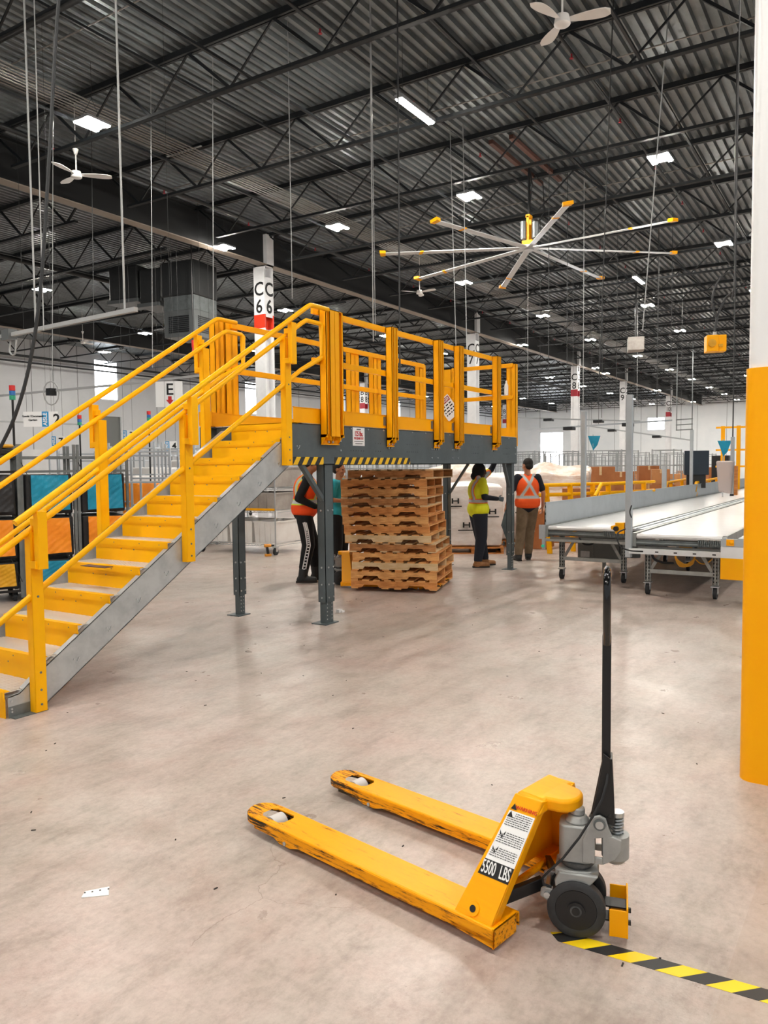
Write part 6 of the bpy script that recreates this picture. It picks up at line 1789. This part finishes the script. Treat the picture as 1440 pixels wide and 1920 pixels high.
# ================================================================ LEFT: BAG CARTS behind the staircase
def rackpt(px, dy=0.0):
    d = 9.68 + 0.0033 * px
    p = at(px, 870, d); p.z = 0; return p
ea = (rackpt(240) - rackpt(0)).normalized(); na = Vector((-ea.y, ea.x, 0))
if na.dot(fw) < 0: na = -na
def bag(parent, s0, s1, z0, z1, col, seed, face):
    """black bag with coloured front sheet; local: s along face, depth away from viewer"""
    b = MB().box(s0, 0.03, z0, s1, 0.75, z1).build('bag', 'bag_black', parent, bevel=0.02)
    mg_ = 0.11 * (s1 - s0)
    sh = sheet('front_sheet', [(s0 + mg_, -0.03, z0 + 0.04), (s1 - mg_ * 0.7, -0.03, z0 + 0.05), (s1 - mg_, -0.03, z1 - 0.015), (s0 + mg_, -0.03, z1 - 0.01)], 22, 22, col, th=0.03, amp=0.024, seed=seed)
    sh.parent = b
    return b
ang_r = math.atan2(ea.y, ea.x)
carts = [(-72, 33, ('bag_gold', 'bag_orange', 'bag_black'), 'tall bag cart at the left edge with gold, orange and black bags'),
         (36, 139, ('bag_blue', 'bag_orange', 'bag_blue'), 'tall bag cart with a blue bag over an orange bag, behind the lower stairs'),
         (143, 238, ('bag_blue', 'bag_orange', 'bag_blue'), 'tall bag cart with blue over orange bags, next to the upper stairs')]
for ci, (xa, xb, cols, lab) in enumerate(carts):
    A_ = rackpt(xa); B_ = rackpt(xb); L = (B_ - A_).length
    t = thing('bag_cart', lab, 'bag cart', A_, ang_r, 'bag carts behind the stairs')
    zl = [(0.16, 0.50), (0.54, 1.05), (1.09, 1.60)]
    for k, (z0, z1) in enumerate(zl):
        bag(t, 0.06, L - 0.03, z0, z1, cols[k], ci * 5 + k, None)
    for s_ in (0.0, L - 0.02):
        MB().box(s_, -0.02, 0.05, s_ + 0.035, 0.015, 1.98).box(s_, 0.75, 0.05, s_ + 0.035, 0.785, 1.98).build('cart_upright', 'galv_dark', t)
    m = MB()
    for z in (0.12, 1.62, 1.80): m.box(0, -0.015, z, L, 0.01, z + 0.03).box(0, 0.755, z, L, 0.78, z + 0.03)
    for s_ in (0.0, L - 0.02):
        for z in (0.12, 1.80): m.box(s_, 0, z, s_ + 0.03, 0.77, z + 0.03)
    m.build('cart_rails', 'black_steel' if ci == 0 else 'galv_dark', t)
    MB().tube([(0.02, -0.025, 1.75), (L, -0.025, 0.25)], 0.005, 5).build('diagonal_cable', 'wire_dark', t)
    m = MB()
    for s_ in (0.08, L - 0.08):
        for y_ in (0.08, 0.68): m.cyl((s_ - 0.02, y_, 0.055), (s_ + 0.02, y_, 0.055), 0.055, n=12).box(s_ - 0.03, y_ - 0.03, 0.055, s_ + 0.03, y_ + 0.03, 0.13)
    m.build('cart_casters', 'rubber', t)
# bags lying on top of the leftmost cart
p = rackpt(-20)
tag(MB().prism(rrect(-0.3, -0.1, 0.35, 0.5, 0.1), 1.84, 1.93).build('folded_bags', 'bag_black', loc=p, bevel=0.03), 'black folded bag heap on top of the leftmost bag cart', 'bags')
p = rackpt(5)
tag(MB().prism(rrect(-0.25, -0.12, 0.3, 0.4, 0.1), 1.935, 1.98).build('folded_bags', 'bag_gold', loc=rackpt(-20), bevel=0.02), 'gold folded bag on the heap of the leftmost bag cart', 'bags')
tag(MB().box(-0.28, 0, 1.3, 0.28, 0.02, 2.0).box(-0.27, 0, 0, -0.24, 0.02, 1.3).box(0.24, 0, 0, 0.27, 0.02, 1.3).build('white_board', 'white_panel', loc=up2(at(62, 862, 13)), ), 'blank white board standing behind the bag carts', 'board')
# slim steel racking behind (second row) made of separate frames
def slim_frame(px, d, w, h, lab, n=3, rz=0.0):
    t = thing('shelf_frame', lab, 'shelf frame', up2(at(px, 862, d)), math.radians(-57.6) + rz, 'light steel shelf frames behind the stairs')
    m = MB()
    for x in (-w / 2, w / 2):
        for y in (0, 0.6): m.box(x - 0.02, y - 0.02, 0, x + 0.02, y + 0.02, h)
    m.build('frame_posts', 'wire_chrome', t)
    m = MB()
    for i in range(n):
        z = 0.35 + i * (h - 0.5) / (n - 1)
        m.box(-w / 2, -0.01, z, w / 2, 0.61, z + 0.03)
    m.build('shelves', 'wire_chrome', t)
    return t
for i, (px, d, w) in enumerate([(110, 17, 1.6), (165, 18, 1.4), (238, 17, 1.2), (260, 15, 1.2), (305, 16, 1.3), (350, 18, 1.3), (200, 23, 2.2), (20, 20, 2.0), (400, 20, 1.5)]):
    slim_frame(px, d, w, 2.05 + 0.1 * (i % 3), 'light steel shelf frame behind the stair railing, number words'.replace('number words', ('left of the blue bag', 'over the first blue bag', 'above the second blue bag', 'right of the second blue bag', 'below the E sign, nearer', 'below the E sign, farther', 'farthest left, wide', 'at the left edge, far', 'below the platform end')[i]), n=4)
tag(MB().box(-0.4, 0, 0, 0.4, 0.5, 1.35).build('orange_bin', 'bag_orange', loc=up2(at(283, 862, 17.2)), bevel=0.03), 'orange bin between the shelf frames left of the stair stringer', 'bin')
for i, (px, d, s_) in enumerate([(262, 19, 1.4), (330, 21, 1.7), (392, 22.5, 1.5)]):
    tag(MB().box(-s_ / 2, 0, 0, s_ / 2, 0.8, 1.5 + 0.2 * i).build('wrapped_stack', 'tote_white', loc=up2(at(px, 862, d)), bevel=0.04), 'white covered stack behind the stair railing, ' + ('left', 'middle', 'right')[i] + ' of three', 'covered stack')
# tote cart under the stairs
tc_ = thing('tote_cart', 'chrome wire shelf cart with white totes standing beyond the stairs', 'shelf cart', (11.3, 9.6, 0), math.radians(6))
LX, LY = 1.15, 1.75
for x in (0, LX):
    for y in (0, LY): MB().cyl((x, y, 0.12), (x, y, 1.85), 0.014, n=10).build('chrome_post', 'wire_chrome', tc_, smooth=True); caster(tc_, x, y, 0.14)
def wshelf(z, name='wire_shelf', mt='wire_chrome'):
    m = MB()
    m.tube([(0, 0, z), (LX, 0, z), (LX, LY, z), (0, LY, z)], 0.007, 6, closed=True); m.tube([(0, 0, z - 0.035), (LX, 0, z - 0.035), (LX, LY, z - 0.035), (0, LY, z - 0.035)], 0.007, 6, closed=True)
    for i in range(20): m.beam((0, i * LY / 19, z), (LX, i * LY / 19, z), 0.005, 0.005)
    z_ = [(0, i * LY / 24, z - (0.035 if i % 2 else 0)) for i in range(25)]
    m.tube(z_, 0.005, 5)
    m.build(name, mt, tc_)
for z in (0.2, 0.84, 1.28, 1.8): wshelf(z)
MB().box(-0.02, 0.0, 0.845, 0.0, 1.1, 0.885).build('shelf_edge_band', 'safety_yellow', tc_)
MB().box(-0.03, 1.55, 0.6, 0.0, 1.6, 1.25).build('yellow_bar', 'safety_yellow', tc_)
tid = 0
def tote(x, y, z, w, d, h, lab, mt='tote_white'):
    c_, s_ = math.cos(math.radians(6)), math.sin(math.radians(6))
    t = thing('plastic_tote', lab, 'tote', (11.3 + x * c_ - y * s_, 9.6 + x * s_ + y * c_, z), math.radians(6), 'totes on the wire shelf cart')
    m = MB(); k = 0.02
    lo = [(k, k, 0), (w - k, k, 0), (w - k, d - k, 0), (k, d - k, 0)]; hi = [(0, 0, h), (w, 0, h), (w, d, h), (0, d, h)]
    m.add(lo + hi, [(0, 3, 2, 1), (0, 1, 5, 4), (1, 2, 6, 5), (2, 3, 7, 6), (3, 0, 4, 7)])
    m.box(-0.012, -0.012, h - 0.03, w + 0.012, 0.012, h).box(-0.012, d - 0.012, h - 0.03, w + 0.012, d + 0.012, h).box(-0.012, 0, h - 0.03, 0.012, d, h).box(w - 0.012, 0, h - 0.03, w + 0.012, d, h)
    m.build('tote_shell', mt, t)
    q = MB()
    for i in range(1, 4): q.box(-0.004, d * i / 4 - 0.006, 0.02, 0.012, d * i / 4 + 0.006, h - 0.03)
    q.build('tote_ribs', mt, t)
ws = ['right', 'middle', 'left']
for i, (y, d) in enumerate(((0.04, 0.5), (0.58, 0.55), (1.17, 0.52))):
    tote(0.06, y, 0.21, 1.0, d, 0.42, 'white tote on the bottom shelf of the wire cart, %s of three' % ws[i])
mat('tote_grey', 'A8A29C', 0.6, col2='958E88', scale=3)
for i, (y, d) in enumerate(((0.05, 0.8), (0.9, 0.8))):
    tote(0.08, y, 0.85, 0.95, d, 0.33, 'grey tote on the middle shelf of the wire cart, %s one' % ('right', 'left')[i], 'tote_grey')
    tote(0.08, y, 1.29, 0.95, d, 0.38, 'grey pink tote on the upper shelf of the wire cart, %s one' % ('right', 'left')[i], 'tote_grey')
# second small cart left of it
t2 = thing('wire_cart', 'small chrome cart left of the tote cart, seen under the stairs', 'cart', (12.3, 12.1, 0), math.radians(6))
for x in (0, 1.0):
    for y in (0, 1.0): MB().cyl((x, y, 0.12), (x, y, 1.3), 0.014, n=8).build('chrome_post', 'wire_chrome', t2); caster(t2, x, y, 0.14)
MB().box(0, 0, 0.18, 1, 1, 0.2).box(0, 0, 0.6, 1, 1, 0.62).box(0, 0, 1.1, 1, 1, 1.12).build('shelves', 'wire_chrome', t2)
MB().box(0.1, 0.1, 0.2, 0.9, 0.9, 0.5).build('tray', 'tote_white', t2)
# ================================================================ SIGNS
VX = rt; 
def hang_sign(cx, cy, d, w, h, lab, wires=2, rz=0.0):
    p = at(cx, cy, d)
    t = thing('hanging_sign', lab, 'sign', p, math.atan2(rt.y, rt.x) + rz)
    MB().box(-w / 2, 0, -h / 2, w / 2, 0.012, h / 2).build('sign_board', 'sign_white', t)
    m = MB()
    for x in (-w * 0.4, w * 0.4): m.cyl((x, 0.006, h / 2), (x, 0.006, 9.1 - p.z), 0.0035, n=4)
    m.build('suspension_wires', 'wire_dark', t)
    return t
def stext(t, s, size, x, z, m='letter_black', sx=1, bold=0.004, rot=False):
    xd_, yd_ = ((1, 0, 0), (0, 0, 1)) if not rot else ((0, 0, 1), (-1, 0, 0))
    text('sign_lettering', s, size, (x, -0.004, z), xd_, yd_, m, t, sx=sx, bold=bold, depth=0.002)
t = hang_sign(317, 739, 22, 0.76, 0.72, 'white hanging sign with black letter E and red down arrow')
stext(t, 'E', 0.46, 0.02, 0.12)
MB().prism([(-0.03, -0.06), (0.07, -0.06), (0.07, -0.16), (0.13, -0.16), (0.02, -0.29), (-0.09, -0.16), (-0.03, -0.16)], -0.006, -0.001, Matrix(((1, 0, 0, 0), (0, 0, 1, 0), (0, 1, 0, 0), (0, 0, 0, 1)))).build('red_arrow', 'letter_red', t)
def aisle(cx, cy, d, w, h, num, lab, tail=None):
    t = hang_sign(cx, cy, d, w, h, lab)
    bx_ = -w / 2 + h * 0.3 if tail is None else w * 0.14
    MB().box(bx_ - h * 0.22, -0.003, -h / 2, bx_ + h * 0.22, 0.0, h / 2).build('blue_band', 'sign_blue', t)
    stext(t, 'AISLE', h * 0.36, bx_, 0, 'letter_white', rot=True, bold=0.003)
    stext(t, num, h * 0.95, bx_ + h * 0.75, -h * 0.04, bold=0.006)
    if tail:
        for i, l_ in enumerate(tail): stext(t, l_, h * 0.17, -w * 0.22, h * 0.2 - i * h * 0.25, bold=0.002)
    return t
aisle(76, 786, 17, 0.75, 0.33, '2', 'wide white AISLE 2 sign hanging at the left above the bag carts', ('Goods / Documents', 'Carriers'))
aisle(108, 827, 20, 0.34, 0.24, '7', 'small white and blue AISLE 7 sign above the blue bag')
aisle(320, 836, 22, 0.34, 0.26, '4', 'small white and blue AISLE 4 sign below the E sign')
aisle(389, 832, 22, 0.30, 0.28, '5', 'small blue aisle sign right of AISLE 4, half behind the stair post')
aisle(240, 815, 24, 0.34, 0.26, '3', 'small blue aisle sign between the stair rails')
for px, py, d, lab in ((23, 735, 12, 'andon light pole with red and blue lamps at the left edge'), (149, 787, 17, 'andon light pole with stacked lamps right of the AISLE 7 sign'), (279, 779, 18, 'andon light pole with stacked lamps left of the E sign')):
    p = at(px, py, d)
    t = thing('andon_light', lab, 'signal light', (p.x, p.y, 0))
    z = p.z
    MB().cyl((0, 0, 0), (0, 0, z - 0.12), 0.018, n=8).build('pole', 'black_steel', t)
    MB().cyl((0, 0, z + 0.02), (0, 0, z + 0.1), 0.045, n=14).build('red_lamp', 'andon_red', t)
    MB().cyl((0, 0, z - 0.05), (0, 0, z + 0.015), 0.045, n=14).build('blue_lamp', 'andon_blue', t)
    MB().cyl((0, 0, z - 0.12), (0, 0, z - 0.055), 0.045, n=14).build('green_lamp', 'andon_green', t)
# ================================================================ WIRES, HOSES, HANGING RAILS
def wire(x0, y0, x1, y1, d, lab, r=0.007, mt='wire_light', d1=None, cat='hanging wire', top=True):
    a = at(x1, y1, d1 or d); b = at(x0, y0, d)
    if top:
        v = (b - a); v = v / v.z; b = a + v * (9.1 - a.z)
    o = MB().cyl(a, b, r, n=6).build('hanging_wire', mt, None); return tag(o, lab, cat)
s1 = at(0, 632, 10.5); s2 = at(255, 580, 8.75)
sr = thing('strut_rail', 'pale horizontal strut rail hanging over the left stair railing', 'strut rail', s1)
MB().beam((0, 0, 0), s2 - s1, 0.05, 0.05).build('strut', 'wire_light', sr)
MB().beam((s2 - s1) * 0.05, (s2 - s1) * 0.11, 0.12, 0.14).build('coupling_box', 'duct', sr)
MB().tube(spline([(s2 - s1) * 0.09 - Vector((0, 0, 0.06)), (s2 - s1) * 0.08 - Vector((0, 0, 0.22)), (s2 - s1) * 0.12 - Vector((0, 0, 0.26)), (s2 - s1) * 0.14 - Vector((0, 0, 0.08))]), 0.012, 6).build('cable_loop', 'wire_light', sr)
for f, nm in ((0.3, 'left'), (0.93, 'right')):
    q = s1.lerp(s2, f); tag(MB().cyl(q + Vector((0, 0, 0.03)), (q.x, q.y, 9.05), 0.012, n=6).build('support_rod', 'wire_light'), 'pale vertical rod carrying the %s end of the hanging strut rail' % nm, 'support rod')
for (xa, ya, da), (xb, yb, db_), lab in (((0, 742, 14), (215, 722, 12.5), 'thin pale power rail crossing the left wall, nearer part'), ((215, 722, 12.5), (440, 697, 11.4), 'thin pale power rail crossing behind the stair railings'), ((0, 790, 17), (170, 797, 18), 'pale horizontal rail above the bag carts')):
    p, q = at(xa, ya, da), at(xb, yb, db_)
    r = thing('power_rail', lab, 'power rail', p)
    MB().beam((0, 0, 0), q - p, 0.03, 0.035).build('rail', 'wire_light', r)
    MB().cyl((q - p) * 0.5, (q - p) * 0.5 + Vector((0, 0, 9.1 - (p + q).z / 2)), 0.003, n=4).build('suspension_wire', 'wire_dark', r)
p = at(96, 735, 13.2)
ob = thing('cable_reel', 'small coiled cable bundle clipped to the pale power rail at the left', 'cable bundle', p)
ring = [(0.13 * math.cos(a / 12 * 2 * PI) * rt.x, 0.13 * math.cos(a / 12 * 2 * PI) * rt.y, 0.2 * math.sin(a / 12 * 2 * PI) - 0.02) for a in range(12)]
MB().tube(ring, 0.012, 6, closed=True).build('coil', 'wire_light', ob, smooth=True)
MB().box(-0.06, -0.06, -0.06, 0.06, 0.06, 0.06).build('clip', 'black_steel', ob)
wire(64, 0, 82, 620, 9.6, 'thin pale wire hanging to the strut rail at the far left', top=True)
wire(100, 0, 98, 715, 13.2, 'very thin wire hanging to the cable bundle at the left', r=0.006)
wire(172, 300, 176, 655, 17, 'thin dark wire hanging left of the window', r=0.007, mt='wire_dark')
wire(283, 200, 286, 690, 15, 'thin wire hanging right of the C girder fan', r=0.007)
wire(399, 200, 400, 610, 14, 'thin pale wire hanging left of the C 6 column, over the far rail', r=0.008)
wire(541, 150, 548, 560, 13, 'thin pale wire hanging right of the C 6 column top', r=0.007)
wire(695, 150, 700, 640, 12, 'pale double wire hanging left of the first light between the rails', r=0.01)
wire(697, 150, 704, 630, 12.05, 'second wire of the pale double wire behind the platform rails', r=0.006)
wire(745, 0, 750, 720, 11, 'black cable hanging down behind the second platform post', r=0.013, mt='wire_dark')
wire(852, 540, 855, 650, 17, 'thin wire hanging left of the C 7 column', r=0.008)
wire(873, 540, 875, 660, 17, 'thin pale wire hanging at the C 7 column edge', r=0.01)
wire(1150, 0, 1122, 760, 12, 'dark cable hanging through the right fan blades, leaning left', r=0.009, mt='wire_dark', d1=12)
wire(1255, 0, 1205, 620, 12.5, 'pale cable hanging past the bright twin light, leaning left', r=0.009, mt='wire_light', d1=13)
wd = None
rng = random.Random(9)
for i in range(9):
    px = 990 + i * 34 + rng.uniform(-6, 6); d = rng.uniform(19, 34)
    p = at(px, rng.uniform(740, 800), d)
    tag(MB().cyl(p, (p.x, p.y, 9.1), 0.008, n=5).build('hanging_wire', 'wire_light' if i % 3 == 0 else 'wire_dark'), 'thin wire hanging from the roof in the far background', 'hanging wire', 'far background hanging wires')
h = cable('air_hose', spline([at(112, -30, 6.2), at(103, 100, 6.2), at(90, 330, 6.1), at(76, 540, 6.0), at(56, 680, 6.0), at(28, 780, 6.0), at(-10, 860, 6.0)]), 0.014, 'rubber', 'thick black hose hanging and curving left at the far left')
q = at(112, -30, 6.2)
cable('air_hose', [q, Vector((q.x, q.y, 9.0))], 0.014, 'rubber', 'upper vertical run of the black hose, above the picture')
p = at(1310, 840, 30)
# small items far back right
t = thing('unit_heater', 'pale box heater hanging under the roof left of the yellow hanging box', 'heater', at(1192, 646, 30), 0.3)
MB().box(-0.35, -0.3, -0.25, 0.35, 0.3, 0.25).build('casing', 'tote_grey', t, bevel=0.02)
m = MB()
for x in (-0.3, 0.3): m.cyl((x, 0, 0.25), (x, 0, 9.05 - at(1192, 646, 30).z), 0.015, n=6)
m.build('hanger_rods', 'wire_dark', t)
t = thing('wall_bracket_frame', 'dark metal hoist frame hanging right of the C 10 column', 'hoist frame', at(1283, 796, 45), 0.3)
for z in (-0.3, 0.0, 0.3): MB().beam((-0.4, -0.4, z), (0.4, 0.4, z), 0.06, 0.06).build('frame_bar', 'duct', t)
m = MB()
for s_ in (-0.38, 0.38): m.beam((s_, s_, -0.3), (s_, s_, 9.05 - at(1283, 796, 45).z), 0.05, 0.05)
m.build('frame_hangers', 'duct', t)
for px, py, d, lab in ((1112, 828, 22, 'bright blue plastic flag in the background right of the first pale post'), (1356, 838, 20, 'bright blue plastic flag left of the yellow railed frame')):
    p = at(px, py, d)
    o = sheet('blue_flag', [p + Vector((0, 0, -0.25)), p + rt * 0.12 + Vector((0, 0, -0.1)), p + rt * 0.2 + Vector((0, 0, 0.16)), p - rt * 0.15 + Vector((0, 0, 0.16))], 5, 5, 'bag_blue', amp=0.02, seed=int(px))
    tag(o, lab, 'flag')
    tag(MB().cyl((p.x, p.y, 0), (p.x, p.y, p.z + 0.2), 0.012, n=6).build('flag_pole', 'wire_chrome'), 'pole of the ' + lab, 'pole')
